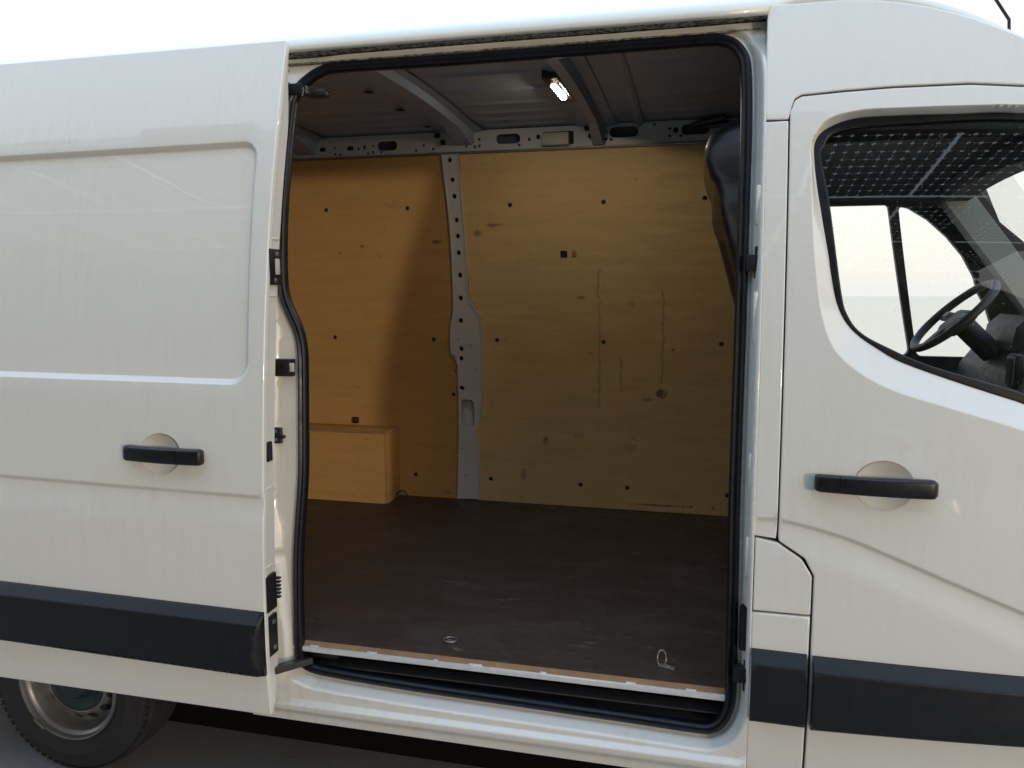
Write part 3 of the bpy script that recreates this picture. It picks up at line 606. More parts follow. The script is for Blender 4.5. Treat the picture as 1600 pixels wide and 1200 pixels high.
# ================================================================== ROOF
def roof_prof():
    P = [(.2245, 2.428), (.212, 2.4295), (.209, 2.434), (.2115, 2.450), (.222, 2.466), (.245, 2.482), (.29, 2.498), (.36, 2.511), (.5, 2.526), (.7, 2.537), (.93, 2.541)]
    return P+[(1.86-y, z) for y, z in P[:-1]][::-1]
xs = list(np.linspace(-3.4, XE-.0005, 20))+[XE+.0105]+list(np.linspace(.24, 1.12, 22))
RP = roof_prof()
V = []
for x in xs:
    d = float(roofdrop(x)); 
    for i, (y, z) in enumerate(RP):
        yy = y
        if x > XE:      # forward of the door the roof edge is flush with the side
            k = min(1, (x-XE)/.01); e = min(1, max(0, (2.47-z)/.04)); lowz = 2.452
            z2 = max(z, lowz) if i < 5 or i > len(RP)-6 else z
            yy = (y+.012*e*k*(1 if i < len(RP)/2 else -1)); z = z+(z2-z)*k
            zz_ = z-d; yy = yy+(.05*max(0, x-.35)**2)*(1 if i < len(RP)/2 else -1)
            if i < 5 or i > len(RP)-6:
                zz_ = 2.4535-d-.0004*abs(i-4) if i < 5 else 2.4535-d-.0004*abs(len(RP)-5-i); yn = float(Scab(x, 2.4535))+.004+.0008*(4-i if i < 5 else i-len(RP)+5); yy = yn if i < 5 else 1.86-yn
            V.append((x, yy, zz_)); continue
        V.append((x, yy, z-d))
m_ = len(RP); F = [(i*m_+k, (i+1)*m_+k, (i+1)*m_+k+1, i*m_+k+1) for i in range(len(xs)-1) for k in range(m_-1)]
roof = mesh('roof', V, F, M_PAINT, van, 180)
tube('aerial', [(1.045, 1.0, 2.36), (1.03, 1.0, 2.60), (.92, 1.0, 2.77)], .006, M_BLACK, roof, 8)

# ================================================================== REAR BODY SIDE, FAR SIDE, ENDS, UNDERBODY
patch('rear_side_panel', fillet([(-3.4, .22), (-2.72, .22), (-2.70, .40), (-2.5, .60), (-2.25, .68), (-2.0, .60), (-1.8, .40), (-1.78, .33), (-1.41, .33), (-1.41, 2.425), (-3.4, 2.425)], .02), off(S0, .012), M_PAINT, van, res=.1)
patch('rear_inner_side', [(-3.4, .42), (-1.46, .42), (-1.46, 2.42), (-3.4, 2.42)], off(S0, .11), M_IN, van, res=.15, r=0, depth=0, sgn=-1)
def Sfo(x, z): return 1.86-S0(x, z)
patch('far_body_side', [(-3.4, .22), (.27, .22), (.27, 2.43), (-3.4, 2.43)], Sfo, M_PAINT, van, res=.15, r=0, depth=0, sgn=-1)
mesh('far_inner_skin', [(x, float(Sf(x, z))+.055, z) for x in (-3.4, .27) for z in np.linspace(.4, 2.445, 20)], [(k, 20+k, 21+k, 1+k) for k in range(19)], M_CAV, van, 180)
mesh('rear_end', [(-3.4, .0, .3), (-3.4, 1.86, .3), (-3.4, 1.65, 2.44), (-3.4, .93, 2.54), (-3.4, .21, 2.44)], [(0, 1, 2, 3, 4)], M_IN, van, None)
box('underbody', (-1.0, .95, .30), (4.6, 1.05, .16), M_UNDER, van, .02); box('under_light_block', (-1.1, 1.04, .10), (4.2, 1.34, .36), M_UNDER, van, .04)  # second box is added to keep skylight and low sun off the ground
box('side_member', (-.55, .22, .30), (2.1, .16, .10), M_UNDER, van, .02)

# ================================================================== CARGO BAY
FZ = .52; FY0 = .030
fl = box('cargo_floor', (-1.59, (FY0+.016+1.835)/2, FZ-.009), (3.58, 1.835-FY0-.016, .018), M_FLOOR, van, 0)
prof_e = [(FY0+.0165, FZ-.0005), (FY0+.008, FZ-.004), (FY0+.001, FZ-.011), (FY0+.001, FZ-.018), (FY0+.016, FZ-.018)]
extrude_x('worn_edge', prof_e, -1.28, .128, M_PLYEDGE, fl, 60, flip=True)
alu = [(FY0+.004, FZ-.012), (FY0-.002, FZ-.0115), (FY0-.0065, FZ-.013), (FY0-.008, FZ-.018), (FY0-.007, FZ-.028), (FY0+.004, FZ-.030)]
extrude_x('edge_profile', alu, -1.28, .128, M_ALU, fl, 2, flip=True)
random.seed(3)
for x in np.arange(-1.16, .1, .19):        # bare metal showing through the worn edge
    box('edge_clip', (x+random.uniform(-.05, .05), FY0+.004, FZ-.0108), (random.uniform(.012, .05), .008, .005), M_ALU, fl, .002)
# lashing rings: one folded flat, one standing, one by the box
def ring_path(c, rx, ry, rot, n=24, a0=0, a1=360):
    return [Vector(c)+rot @ Vector((rx*math.cos(R(a0+(a1-a0)*k/n)), ry*math.sin(R(a0+(a1-a0)*k/n)), 0)) for k in range(n+1)]
p1, p2, p3 = atz(703, 1002, FZ), atz(1040, 1040, FZ), atz(627, 777, FZ)
I3 = Matrix.Identity(3)
tube('lashing_ring', ring_path((p1[0], p1[1], FZ+.005), .021, .018, I3)[:-1], .0028, M_STEEL, fl, 6, True)
mesh('ring_base', [(p1[0]+.012*math.cos(k*.5236), p1[1]+.011*math.sin(k*.5236), FZ+.003) for k in range(12)], [tuple(range(12))], M_STEEL, fl, None)
rt = Matrix.Rotation(R(70), 3, 'X')
tube('lashing_ring', ring_path((p2[0]-.012, p2[1]+.003, FZ+.021), .013, .024, rt, 24, -70, 250), .0022, M_STEEL, fl, 6, False)
box('ring_base', (p2[0]+.004, p2[1]-.010, FZ+.002), (.052, .020, .005), M_STEEL, fl, .002, Matrix.Rotation(R(-18), 3, 'Z'))
box('ring_bolt', (p2[0]+.004, p2[1]-.010, FZ+.006), (.014, .012, .006), M_CHROME, fl, .003)
tube('lashing_ring', ring_path((p3[0]+.02, p3[1]-.04, FZ+.018), .030, .030, Matrix.Rotation(R(75), 3, 'X'), 20, 0, 180), .004, M_GAP, fl, 6, False)
# step well
step = grid('step_well', np.linspace(-1.30, .16, 3), [0, 1, 2, 3], lambda x, k: (x, [.045, .128, .135, .30][k], [.405, .424, .385, .385][k]), M_GAP, van, 30)
rib = []
for k in range(7): y = .052+.011*k; rib += [(y, .434-.0012*k), (y+.0025, .438-.0012*k), (y+.006, .438-.0012*k), (y+.0085, .434-.0012*k)]
extrude_x('step_tread', rib, -1.20, .12, M_TREAD, van, 2, 20, flip=True)
# plywood lining of the far side
ZP = 2.333
PLx = -1.205
def fx(px, py): return on(Sf, [(px, py)])[0]
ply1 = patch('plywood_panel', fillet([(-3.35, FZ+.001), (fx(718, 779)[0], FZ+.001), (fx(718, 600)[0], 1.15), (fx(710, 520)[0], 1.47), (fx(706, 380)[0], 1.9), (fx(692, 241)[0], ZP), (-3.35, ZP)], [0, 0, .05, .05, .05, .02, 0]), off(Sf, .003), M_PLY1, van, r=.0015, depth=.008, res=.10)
ply2 = patch('plywood_panel', fillet([(fx(748, 780)[0], FZ+.001), (.235, FZ+.001), (.235, ZP), (fx(717, 241)[0], ZP), (fx(727, 370)[0], fx(727, 370)[1]), (fx(733, 462)[0], fx(733, 462)[1]), (fx(751, 497)[0], fx(751, 497)[1]), (fx(753, 640)[0], fx(753, 640)[1]), (fx(746, 671)[0], fx(746, 671)[1])], [0, 0, 0, 0, .05, .04, .04, .03, .01]), off(Sf, .003), M_PLY2, van, r=.0015, depth=.008, res=.10)
scr_me = None
def screw(px, py, parent, r=.0125):
    p = hit(px, py, off(Sf, .003)); V = []; n = 10
    for q, d in ((1, .0005), (.8, .003), (.35, .0042)):
        for k in range(n): V.append((p[0]+r*q*math.cos(k*6.2832/n), p[1]-d, p[2]+r*q*math.sin(k*6.2832/n)))
    F = [(i*n+k, i*n+(k+1) % n, (i+1)*n+(k+1) % n, (i+1)*n+k) for i in range(2) for k in range(n)]+[tuple(2*n+k for k in range(n))]
    mesh('fixing_cap', V, F, M_BLACK, parent, 60)
for q in ((510, 328), (637, 325), (524, 527), (678, 530), (650, 741), (709, 616)): screw(*q, ply1, .0115)
for q in ((797, 320), (943, 315), (1101, 309), (777, 531), (943, 534), (1127, 537), (767, 748), (907, 757), (980, 762), (1136, 774)): screw(*q, ply2, .0115)
for q, s in (((881, 396), .034), ((897, 396), .022)):
    p = hit(*q, off(Sf, .003)); box('cut_out', (p[0], p[1]-.0005, p[2]), (s, .004, .036 if s > .03 else .032), M_GAP if s > .03 else M_PLYEDGE, ply2, .001)
# far pillar
PL = [(691, 240), (703, 341), (708, 423), (709.5, 485), (705, 512), (706, 552), (716.5, 573), (716, 779)]
PR = [(748.5, 780), (748, 704), (746, 671), (752, 641), (754, 559), (750, 497), (732, 462), (727, 370), (716, 240)]
pil = fillet(on(Sf, PL+PR), [0, .05, .05, .02, .02, .02, .02, 0, 0, 0, .01, .02, .05, .03, .04, .05, 0])
ph = []
for q in ((703, 250), (707, 281), (710, 307), (713.5, 344), (715.5, 369), (717, 395), (719, 430), (720, 466), (720, 501), (721, 545), (721, 560), (722, 606)):
    x, z = fx(*q); ph.append(circle(x, z, .0125 if q[1] > 400 else .0115, 12))
x0, z0 = fx(731, 645); ph.append(rrect(x0, z0, .072, .145, .02))
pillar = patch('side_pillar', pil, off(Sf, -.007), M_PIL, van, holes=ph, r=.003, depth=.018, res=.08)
box('pillar_box', (x0, float(Sf(0, z0))+.028, z0), (.085, .01, .17), M_IN, pillar, .002)
for q in ((716, 530), (736, 540), (722, 700), (728, 742), (712, 580), (745, 577)):
    x, z = fx(*q); box('rivet', (x, float(Sf(x, z))-.0075, z), (.007, .004, .007), M_GAP, pillar, .001)
for side in (PL, PR[::-1]):
    q = on(Sf, side); q = resample(catmull(q, 4), .03, False); tube('pillar_lip', [(x, float(Sf(x, z))-.008, z) for x, z in q], [(-.004, -.003), (.004, -.003), (.004, .003), (-.004, .003)], M_PIL, pillar, up=(0, 1, 0))
# cantrail with slots
holes = []
def slot(px, py, wpx, hpx, r=.9):
    x, z = fx(px, py); s = 3.9/1200*.96; holes.append(rrect(x, z, wpx*s, hpx*s, min(wpx, hpx)*s*.5*r))
for a in ((504, 234, 12, 6), (547, 232, 12.5, 6.5), (605, 228, 34, 14), (569, 230, 5, 7), (794, 217, 38, 14), (975, 206, 42, 15), (1087, 202, 40, 14), (1056, 203, 7, 8), (841, 214, 6, 7)): slot(*a)
for q in ((523, 231), (524, 241), (532, 242), (560, 233), (575, 240), (583, 238), (596, 238), (583, 228), (650, 235), (662, 227), (677, 233), (728, 219.5), (739, 221.6), (748.6, 218), (728.5, 229), (742, 230), (749, 228), (827, 217.7), (811, 226.7), (947, 206), (946.6, 217.4), (955, 218), (1022.5, 194), (1046.5, 201), (1046.5, 212), (1064, 212)): slot(*q, 4.2, 4)
ZR = 2.436
rail = patch('cantrail', [(-3.35, ZP+.004), (.235, ZP+.004), (.235, ZR), (-3.35, ZR)], off(Sf, -.004), M_IN, van, holes=holes, r=.002, depth=.012, res=.08)
p = hit(868, 215, off(Sf, -.02)); box('junction_box', (p[0], p[1]+.002, p[2]-.006), (.130, .032, .058), M_BEIGE, rail, .006)
box('junction_recess', (p[0]+.010, p[1]+.0155, p[2]+.004), (.150, .008, .066), M_GAP, rail, .004)
extrude_x('ply_top_trim', [(float(Sf(0, ZP+.006))-.0135, ZP+.006), (float(Sf(0, ZP))-.0155, ZP+.001), (float(Sf(0, ZP))-.0135, ZP-.003), (float(Sf(0, ZP))+.004, ZP-.004)], -3.35, .235, M_STEEL, rail, 2)
# roof inner skin with pressed ribs
def zc(y): return 2.463-.024*((y-.93)/.66)**2
ribs = [(.50, .018), (.72, .02), (.95, .02), (1.16, .022), (1.30, .02), (1.42, .024), (1.50, .014)]
def ceil(x, y):
    z = zc(y); lim = min(abs(x+1.13), abs(x+.47), abs(x+.30)+.05, abs(x-.14)+.02, abs(x+1.95)); k = float(sstep(.10, .16, lim))
    for yc, w_ in ribs: z -= .007*k*math.exp(-((y-yc)/w_)**4)
    return (x, y, z)
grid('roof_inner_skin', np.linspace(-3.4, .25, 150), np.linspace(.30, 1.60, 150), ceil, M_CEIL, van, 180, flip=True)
def bow(x, wid, dep, flange, mat=M_CEIL):
    P = [(-wid/2-flange, -.006), (-wid/2-.004, -.008), (-wid/2+.008, -dep), (wid/2-.008, -dep), (wid/2+.004, -.008), (wid/2+flange, -.006)]
    ys = np.linspace(.32, 1.585, 30); V = []
    for y in ys:
        e = 1+1.0*float(sstep(1.35, 1.585, y))
        for a, d in P: V.append((x+a*(1+.25*float(sstep(1.35, 1.585, y))), y, zc(y)+d*e))
    n = len(P); F = [(i*n+k, i*n+k+1, (i+1)*n+k+1, (i+1)*n+k)[::-1] for i in range(len(ys)-1) for k in range(n-1)]
    return mesh('roof_bow', V, F, mat, van, 30)
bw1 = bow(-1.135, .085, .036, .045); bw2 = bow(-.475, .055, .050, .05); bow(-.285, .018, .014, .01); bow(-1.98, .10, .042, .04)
def bslot(bw, px, py, zpl, sx_, sy_):
    p = atz(px, py, zpl); box('slot', (p[0], p[1], zpl-.0006), (sx_, sy_, .003), M_GAP, bw, .0012)
for px, py, s in ((576, 144, 1), (625, 172, 1), (668, 198, .9)):
    p = atz(px, py, 2.45); zpl = zc(p[1])-.008; p = atz(px, py, zpl); box('slot', (p[0], p[1], zpl-.0007), (.034*s, .030*s, .003), M_GAP, bw1, .001)
for px, py, dx in ((683, 212, .03), (692, 223, .024)):
    p = aty(px, py, 1.545); box('slot', (p[0], p[1], p[2]), (dx, .008, .022), M_GAP, bw1, .002)
for px, py, dx in ((909, 184, .03), (918, 200, .032), (923, 212, .024)):
    p = aty(px, py, 1.535); box('slot', (p[0], p[1], p[2]), (dx, .008, .020), M_GAP, bw2, .002)
# lamp in the roof
la, lb = atz(860, 124, 2.430), atz(887, 158, 2.430); lc = (la+lb)/2; ll = np.linalg.norm(lb-la); an = math.atan2(lb[1]-la[1], lb[0]-la[0]); Rz = Matrix.Rotation(an, 3, 'Z'); lx = np.array([math.cos(an), math.sin(an), 0]); ly = np.array([-math.sin(an), math.cos(an), 0])
lamp = box('ceiling_lamp', lc+np.array([0, 0, .016]), (ll+.03, .062, .032), M_BLACK, van, .004, Rz)
box('lamp_lens', lc+lx*.018+ly*.006+np.array([0, 0, -.001]), (ll*.62, .020, .008), M_LENS, lamp, .003, Rz)
tube('lamp_trim', [lc-lx*ll*.38-ly*.026+np.array([0, 0, -.001]), lc+lx*ll*.45-ly*.026+np.array([0, 0, -.001])], .0022, M_CHROME, lamp, 6)
# wheel box
bx0 = -1.597; by = 1.636; bz = .912
wb = mesh('wheel_box', [(-2.9, by, FZ+.001), (bx0-.012, by, FZ+.001), (bx0-.012, by, bz-.012), (-2.9, by, bz-.012)], [(0, 1, 2, 3)], M_PLY3, van, None)
wb.modifiers.new('s', 'SOLIDIFY').thickness = -.012
box('wheel_box_end', (bx0-.005, (by+1.806)/2, (FZ+bz-.013)/2), (.012, 1.806-by+.002, bz-.013-FZ-.002), M_PLY3, wb, .001)
box('wheel_box_lid', ((bx0-2.9)/2, (by+1.80)/2-.001, bz-.006), (-bx0+2.9-2*-.0+.0-5.8*0+.0 if False else (2.9+bx0)+.004, 1.80-by+.006, .012), M_PLY3, wb, .001)
p = hit(558, 658, Sf); box('wall_bracket', (p[0], p[1]-.012, p[2]+.008), (.028, .02, .034), M_BLACK, ply1, .003)
box('bracket_stud', (p[0], p[1]-.024, p[2]+.010), (.010, .006, .010), M_STEEL, ply1, .003)
extrude_x('lid_batten', [(by-.0005, bz-.020), (by-.006, bz-.018), (by-.006, bz-.0005), (by+.01, bz+.0005)], -2.9, bx0+.003, M_PLYEDGE, wb, 40)
for k, (xx, zz_) in enumerate(((-1.63, .60), (-1.63, .84), (-1.9, .57), (-2.02, .86))): box('box_screw', (xx, by-.0005, zz_), (.008, .004, .008), M_GAP, wb, .002)
tube('corner_joint', [(bx0-.002, by-.001, FZ+.004), (bx0-.0015, by-.0012, .70), (bx0-.002, by-.001, bz-.02)], .0022, M_PLYEDGE, wb, 6)
# bulkhead with the seat recess pressed towards the load bay
BS = [(2.215, .0), (2.198, .055), (2.171, .125), (2.14, .172), (2.097, .188), (2.06, .186), (2.029, .178), (2.0, .168), (1.983, .158), (1.95, .155), (1.915, .155), (1.85, .140), (1.77, .117), (1.66, .085), (1.58, .058), (1.50, .03), (1.40, 0), (.45, 0), (2.45, 0)]
BS.sort(); bzs = np.array([b[0] for b in BS]); bxs = np.array([b[1] for b in BS])
XB = .197
def bulk(y, z):
    yl = y-float(S0(0, z)); w1 = float(sstep(.10, .22, yl)*sstep(1.0, .72, yl)); k = float(np.interp(z, bzs, bxs))
    inner = float(sstep(.18, .25, yl)*sstep(.78, .68, yl)*sstep(1.50, 1.66, z)*sstep(1.985, 1.90, z+.22*(yl-.3)))
    return (XB-k*w1**.7+.030*inner, y, z)
V = grid('bulkhead', np.linspace(.0, 1.0, 130), np.linspace(.46, 2.46, 170), lambda t, z: bulk(float(S0(0, z))+.07+t*(1.72-2*float(S0(0, z))), z), M_GLOSSB, van, 180, flip=True)
mesh('cab_back_wall', [(.262, y, z) for y, z in ((.06, .3), (1.80, .3), (1.60, 2.38), (1.57, 2.45), (1.48, 2.50), (.93, 2.532), (.38, 2.50), (.29, 2.45), (.255, 2.38))], [tuple(range(9))], M_LINER, van, None)
tube('cable_run', [(.10, 1.50, 2.425), (.0, 1.53, 2.415), (-.06, 1.545, 2.40), (-.02, 1.55, 2.395), (.06, 1.53, 2.40), (.15, 1.50, 2.40)], .013, M_BLACK, van, 8)

# ---- fittings round the aperture
def jbox(name, px0, py0, px1, py1, S, d, mat, parent, dy=0, r=.003):
    a, b = hit(px0, py1, S), hit(px1, py0, S)
    return box(name, ((a[0]+b[0])/2, (a[1]+b[1])/2+dy, (a[2]+b[2])/2), (abs(b[0]-a[0]), d, abs(b[2]-a[2])), mat, parent, r)
Sjo = off(S0, JD-.012); Sjr = off(S0, .030)
st_ = jbox('striker', 423, 561, 459, 587, Sjo, .03, M_BLACK, frame)
jbox('striker_bar', 424, 570, 453, 578, off(S0, JD-.03), .012, M_TRIM, st_)
jbox('striker_end', 452, 567, 460, 581, off(S0, JD-.029), .006, M_BEIGE, st_)
jbox('jamb_bracket', 422, 668, 440, 692, Sjo, .02, M_BLACK, frame)
jbox('bracket_pin', 438, 680, 445, 685, Sjo, .018, M_BLACK, frame)
for py in (674, 687): p = hit(431, py, off(S0, JD-.024)); box('bracket_screw', p, (.010, .006, .010), M_STEEL, frame, .003)
p = hit(441, 986, Sj); V, F = [], []
lathe('drain_plug', [(.0165, p[1]-.004), (.0155, p[1]-.0075), (.0125, p[1]-.008), (.0115, p[1]-.003), (.0, p[1]-.002)], p[0], p[2], M_PAINT, frame, 20)
lathe('drain_hole', [(.010, p[1]-.0035), (.0, p[1]-.0040)], p[0], p[2], M_GAP, frame, 16)
p = hit(450, 113, off(S0, JD-.03)); lathe('header_hole', [(.0095, p[1]-.012), (.0, p[1]-.0125)], p[0], p[2], M_GAP, frame, 16)
jbox('rear_stop', 1165, 398, 1186, 424, Sjr, .03, M_BLACK, frame); jbox('stop_plate', 1178, 385, 1187, 436, Sjr, .022, M_BLACK, frame)
jbox('rubber_buffer', 1154, 946, 1170, 1014, Sjr, .03, M_RUB, frame, 0, .006)
jbox('lower_catch', 1145, 1041, 1166, 1062, Sjr, .034, M_BLACK, frame); jbox('catch_plate', 1160, 1030, 1168, 1078, Sjr, .02, M_BLACK, frame)
# pressed dimples down the front jamb
for py0, py1 in ((455, 535), (708, 770), (838, 900), (290, 352)):
    a, b2 = hit(1173-(py0-300)*.012, py0, off(S0, .02)), hit(1173-(py1-300)*.012, py1, off(S0, .02))
    zc_, h = (a[2]+b2[2])/2, abs(a[2]-b2[2]); box('jamb_pressing', (.1545, float(S0(0, zc_))+.0215, zc_), (.014, .022, h), M_SILL, frame, .0065)
# upper roller arm
p = hit(458, 140, off(S0, .03))
arm = box('upper_roller_arm', (p[0]+.005, p[1]+.02, p[2]+.002), (.060, .045, .038), M_BLACK, van, .008)
box('roller_bracket', (p[0]-.028, p[1]+.0, p[2]-.015), (.018, .05, .085), M_BLACK, arm, .004)
box('arm_end', (p[0]+.060, p[1]+.055, p[2]-.004), (.075, .05, .026), M_BLACK, arm, .010)
box('roller', (p[0]+.030, p[1]+.03, p[2]+.004), (.016, .02, .03), M_CHROME, arm, .006)
tube('arm_spring', [(p[0]+.03, p[1]+.005, p[2]+.018), (p[0]+.036, p[1]+.003, p[2]-.004), (p[0]+.028, p[1]+.006, p[2]-.018)], .003, M_CHROME, arm, 6)
# lower roller arm
q0, q1 = hit(428, 1047, off(S0, -.04)), hit(486, 1030, off(S0, .05))
la_ = tube('lower_roller_arm', [q0, tuple((np.array(q0)+q1)/2), q1], [(-.012, -.018), (.008, -.018), (.012, .016), (-.008, .018)], M_BLACK, van, up=(0, 0, 1))
tube('guide_bar', [np.array(q0)+[0, -.018, -.004], np.array(q1)+[-.01, -.018, -.006]], .0035, M_CHROME, la_, 8)
box('roller_carriage', np.array(q1)+[.035, .05, .012], (.10, .06, .035), M_BLACK, la_, .010); box('carriage_roller', np.array(q1)+[.05, .035, .034], (.05, .03, .010), M_TRIM, la_, .006)

# ================================================================== REAR WHEEL
wx, wz = -2.262, .190; wy = .115
wheel = bpy.data.objects.new('rear_wheel', None); COL.objects.link(wheel); wheel.location = (0, 0, 0); wheel.parent = van; wheel.matrix_parent_inverse = Matrix.Translation(-VAN_LOC)
T = [(.212, wy+.012), (.225, wy+.004), (.245, wy-.002), (.262, wy-.004), (.264, wy-.006), (.268, wy-.006), (.270, wy-.003), (.30, wy+.002), (.318, wy+.010), (.322, wy+.010), (.334, wy+.022), (.341, wy+.034), (.346, wy+.045)]
for k in range(4): y = wy+.045+k*.038; T += [(.348, y+.004), (.349, y+.024), (.340, y+.026), (.340, y+.034), (.349, y+.036)]
T += [(.344, wy+.205), (.325, wy+.222), (.25, wy+.228), (.212, wy+.215)]
lathe('tyre', T, wx, wz, M_TYRE, wheel, 96, 50)
nb = 72; V = []; F = []          # shoulder blocks of the tread
bm = bmesh.new()
for k in range(nb):
    a = 2*math.pi*k/nb; rot = Matrix.Rotation(-a, 3, 'Y'); c = rot @ Vector((.338, 0, 0)); bxm(bm, (wx+c.x, wy+.030, wz+c.z), (.007, .030, .020), 0, rot)
frombm('tread_blocks', bm, M_TYRE, wheel, 30)
Rm = [(.2135, wy+.030), (.2145, wy+.004), (.2115, wy-.001), (.206, wy+.001), (.203, wy+.008), (.202, wy+.016), (.192, wy+.022), (.188, wy+.030), (.184, wy+.065), (.178, wy+.082), (.162, wy+.080), (.150, wy+.066), (.138, wy+.052), (.128, wy+.048), (.122, wy+.052), (.112, wy+.060), (.0, wy+.060)]
lathe('rim', Rm, wx, wz, M_RIM, wheel, 80, 40)
lathe('hub_cap', [(.124, wy+.055), (.122, wy+.046), (.112, wy+.044), (.10, wy+.052), (.075, wy+.055), (.066, wy+.030), (.058, wy+.020), (.03, wy+.016), (.0, wy+.016)], wx, wz, M_HUB, wheel, 48, 40)
for k in range(14):
    a = 2*math.pi*(k+.35)/14; V = [(wx+.1535*math.cos(a)+.014*math.cos(t)*math.cos(a)-.017*math.sin(t)*math.sin(a), wy+.0665+(.014*math.cos(t))*(.9)-.0045, wz+.1535*math.sin(a)+.014*math.cos(t)*math.sin(a)+.017*math.sin(t)*math.cos(a)) for t in np.linspace(0, 2*math.pi, 14, endpoint=False)]
    mesh('rim_hole', V, [tuple(range(14))], M_GAP, wheel, None)
aw = R(232); box('balance_weight', (wx+.2085*math.cos(aw), wy-.004, wz+.2085*math.sin(aw)), (.010, .008, .055), M_STEEL, wheel, .003, Matrix.Rotation(-aw, 3, 'Y'))
box('wheel_house', (wx, .62, .45), (1.0, .5, .5), M_UNDER, van, .05)

# ================================================================== CAB
# far door and windows
def Sfc(x, z): return 1.86-S0(x, z)-.05-.05*np.clip(np.asarray(x)-.35, 0, 9)**2
FW_ = [(1296, 322), (1388, 320)]
f1 = on(Sfc, [(1292, 322), (1388, 320), (1425, 548), (1400, 560), (1330, 540)])
f2 = on(Sfc, [(1404, 322), (1420, 325), (1450, 343), (1480, 370), (1505, 400), (1522, 432), (1530, 460)])
zb_ = 1.36
farwin1 = [(f1[0][0]-.25, zb_), (on(Sfc, [(1423, 540)])[0][0], zb_), f1[1], (f1[0][0]-.25, f1[0][1])]
farwin2 = [(on(Sfc, [(1432, 540)])[0][0]+.006, zb_)]+[f2[-1] and (f2[-1][0]+.12, zb_)]+[(f2[-1][0]+.03, f2[-1][1]-.05)]+f2[::-1]
fd = patch('far_cab_side', [(.27, .3), (2.0, .3), (1.95, 1.38), (1.27, 1.96), (1.10, 2.30), (.27, 2.44)], Sfc, M_DASH, van, holes=[fillet(farwin1, [.06, .03, .02, .08]), fillet(farwin2, [.03, .02]+[.03]*8)], r=.004, depth=.03, res=.12)
patch('far_window_pane', [(.36, 1.33), (1.40, 1.33), (1.30, 1.75), (1.05, 2.06), (.36, 2.09)], off(Sfc, .02), M_GLASS, fd, r=0, depth=0, res=.15)
# headliner, front header, windscreen and pillars
def hl(x, y): return (x, y, 2.215-.35*max(0, x-.75)**2-.10*((y-.93)/.62)**4)
grid('headliner', np.linspace(.265, 1.10, 12), np.linspace(.26, 1.62, 24), hl, M_LINER, van, 180, flip=True)
hd = [(1.065, y, 2.115-.035*((y-.93)/.6)**2) for y in np.linspace(.26, 1.62, 16)]
tube('windscreen_header', hd, [(-.035, -.06), (.03, -.06), (.04, .05), (-.03, .05)], M_LINER, van)
tube('far_windscreen_pillar', [(1.03, 1.60, 2.12), (1.10, 1.61, 2.02), (1.25, 1.63, 1.83), (1.42, 1.65, 1.60), (1.62, 1.67, 1.36)], [(-.055, -.03), (.050, -.03), (.060, .03), (-.05, .04)], M_PILLAR, van, up=(1, 0, .9))
tube('near_windscreen_pillar', [(1.03, .27, 2.12), (1.20, .25, 1.90), (1.42, .22, 1.62), (1.66, .20, 1.36)], [(-.05, -.03), (.05, -.03), (.05, .03), (-.05, .03)], M_LINER, van, up=(1, 0, .9))
mesh('windscreen', [(1.09, .28, 2.15), (1.09, 1.60, 2.15), (1.80, 1.68, 1.30), (1.80, .20, 1.30)], [(0, 1, 2, 3)], M_GLASS, van, None)
mesh('bonnet', [(1.78, .10, 1.31), (1.78, 1.76, 1.31), (2.35, 1.70, 1.10), (2.35, .16, 1.10), (2.45, 1.66, .3), (2.45, .2, .3)], [(0, 3, 2, 1), (3, 5, 4, 2)], M_PAINT, van, 30)
dp = [(1.10, .7), (1.12, 1.10), (1.16, 1.34), (1.22, 1.425), (1.32, 1.455), (1.45, 1.44), (1.80, 1.34), (1.9, 1.2)]
V = [(x, y, z) for y in np.linspace(.18, 1.70, 12) for x, z in dp]; m_ = len(dp)
F = [(i*m_+k, i*m_+k+1, (i+1)*m_+k+1, (i+1)*m_+k)[::-1] for i in range(11) for k in range(m_-1)]
dash = mesh('dashboard', V, F, M_DASH, van, 40)
ih = [(1.20, 1.43), (1.215, 1.52), (1.26, 1.565), (1.36, 1.555), (1.5, 1.45)]
V = [(x+(.05 if i in (0, 7) else 0), y, z-(.07 if i in (0, 7) else 0)) for i, y in enumerate(np.linspace(1.18, 1.62, 8)) for x, z in ih]; m_ = 5
mesh('instrument_hood', V, [(i*m_+k, i*m_+k+1, (i+1)*m_+k+1, (i+1)*m_+k)[::-1] for i in range(7) for k in range(m_-1)], M_DASH, dash, 40)
for yv, xv in ((1.06, 1.155), (.42, 1.165)):
    box('air_vent', (xv, yv, 1.365), (.03, .085, .13), M_DASH, dash, .012); box('vent_frame', (xv-.014, yv, 1.365), (.008, .07, .11), M_PILLAR, dash, .006); box('vent_slats', (xv-.018, yv, 1.365), (.006, .054, .092), M_GAP, dash, .002)
sw = Vector((1.043, 1.42, 1.557)); rsw = Matrix.Rotation(R(-45), 3, 'Y')
steer = tube('steering_wheel', ring_path(sw, .192, .192, rsw, 40)[:-1], .017, M_DASH, van, 10, True)
bm = bmesh.new(); bxm(bm, sw+rsw @ Vector((-.01, 0, -.03)), (.13, .17, .045), .02, rsw); frombm('hub', bm, M_DASH, steer)
for s in (-1, 1):
    box('spoke', sw+rsw @ Vector((.005, s*.12, -.015)), (.045, .12, .018), M_DASH, steer, .006, rsw); box('spoke_switch', sw+rsw @ Vector((.005, s*.105, -.002)), (.03, .05, .012), M_PILLAR, steer, .004, rsw)
box('spoke', sw+rsw @ Vector((-.12, 0, -.015)), (.12, .05, .018), M_DASH, steer, .006, rsw)
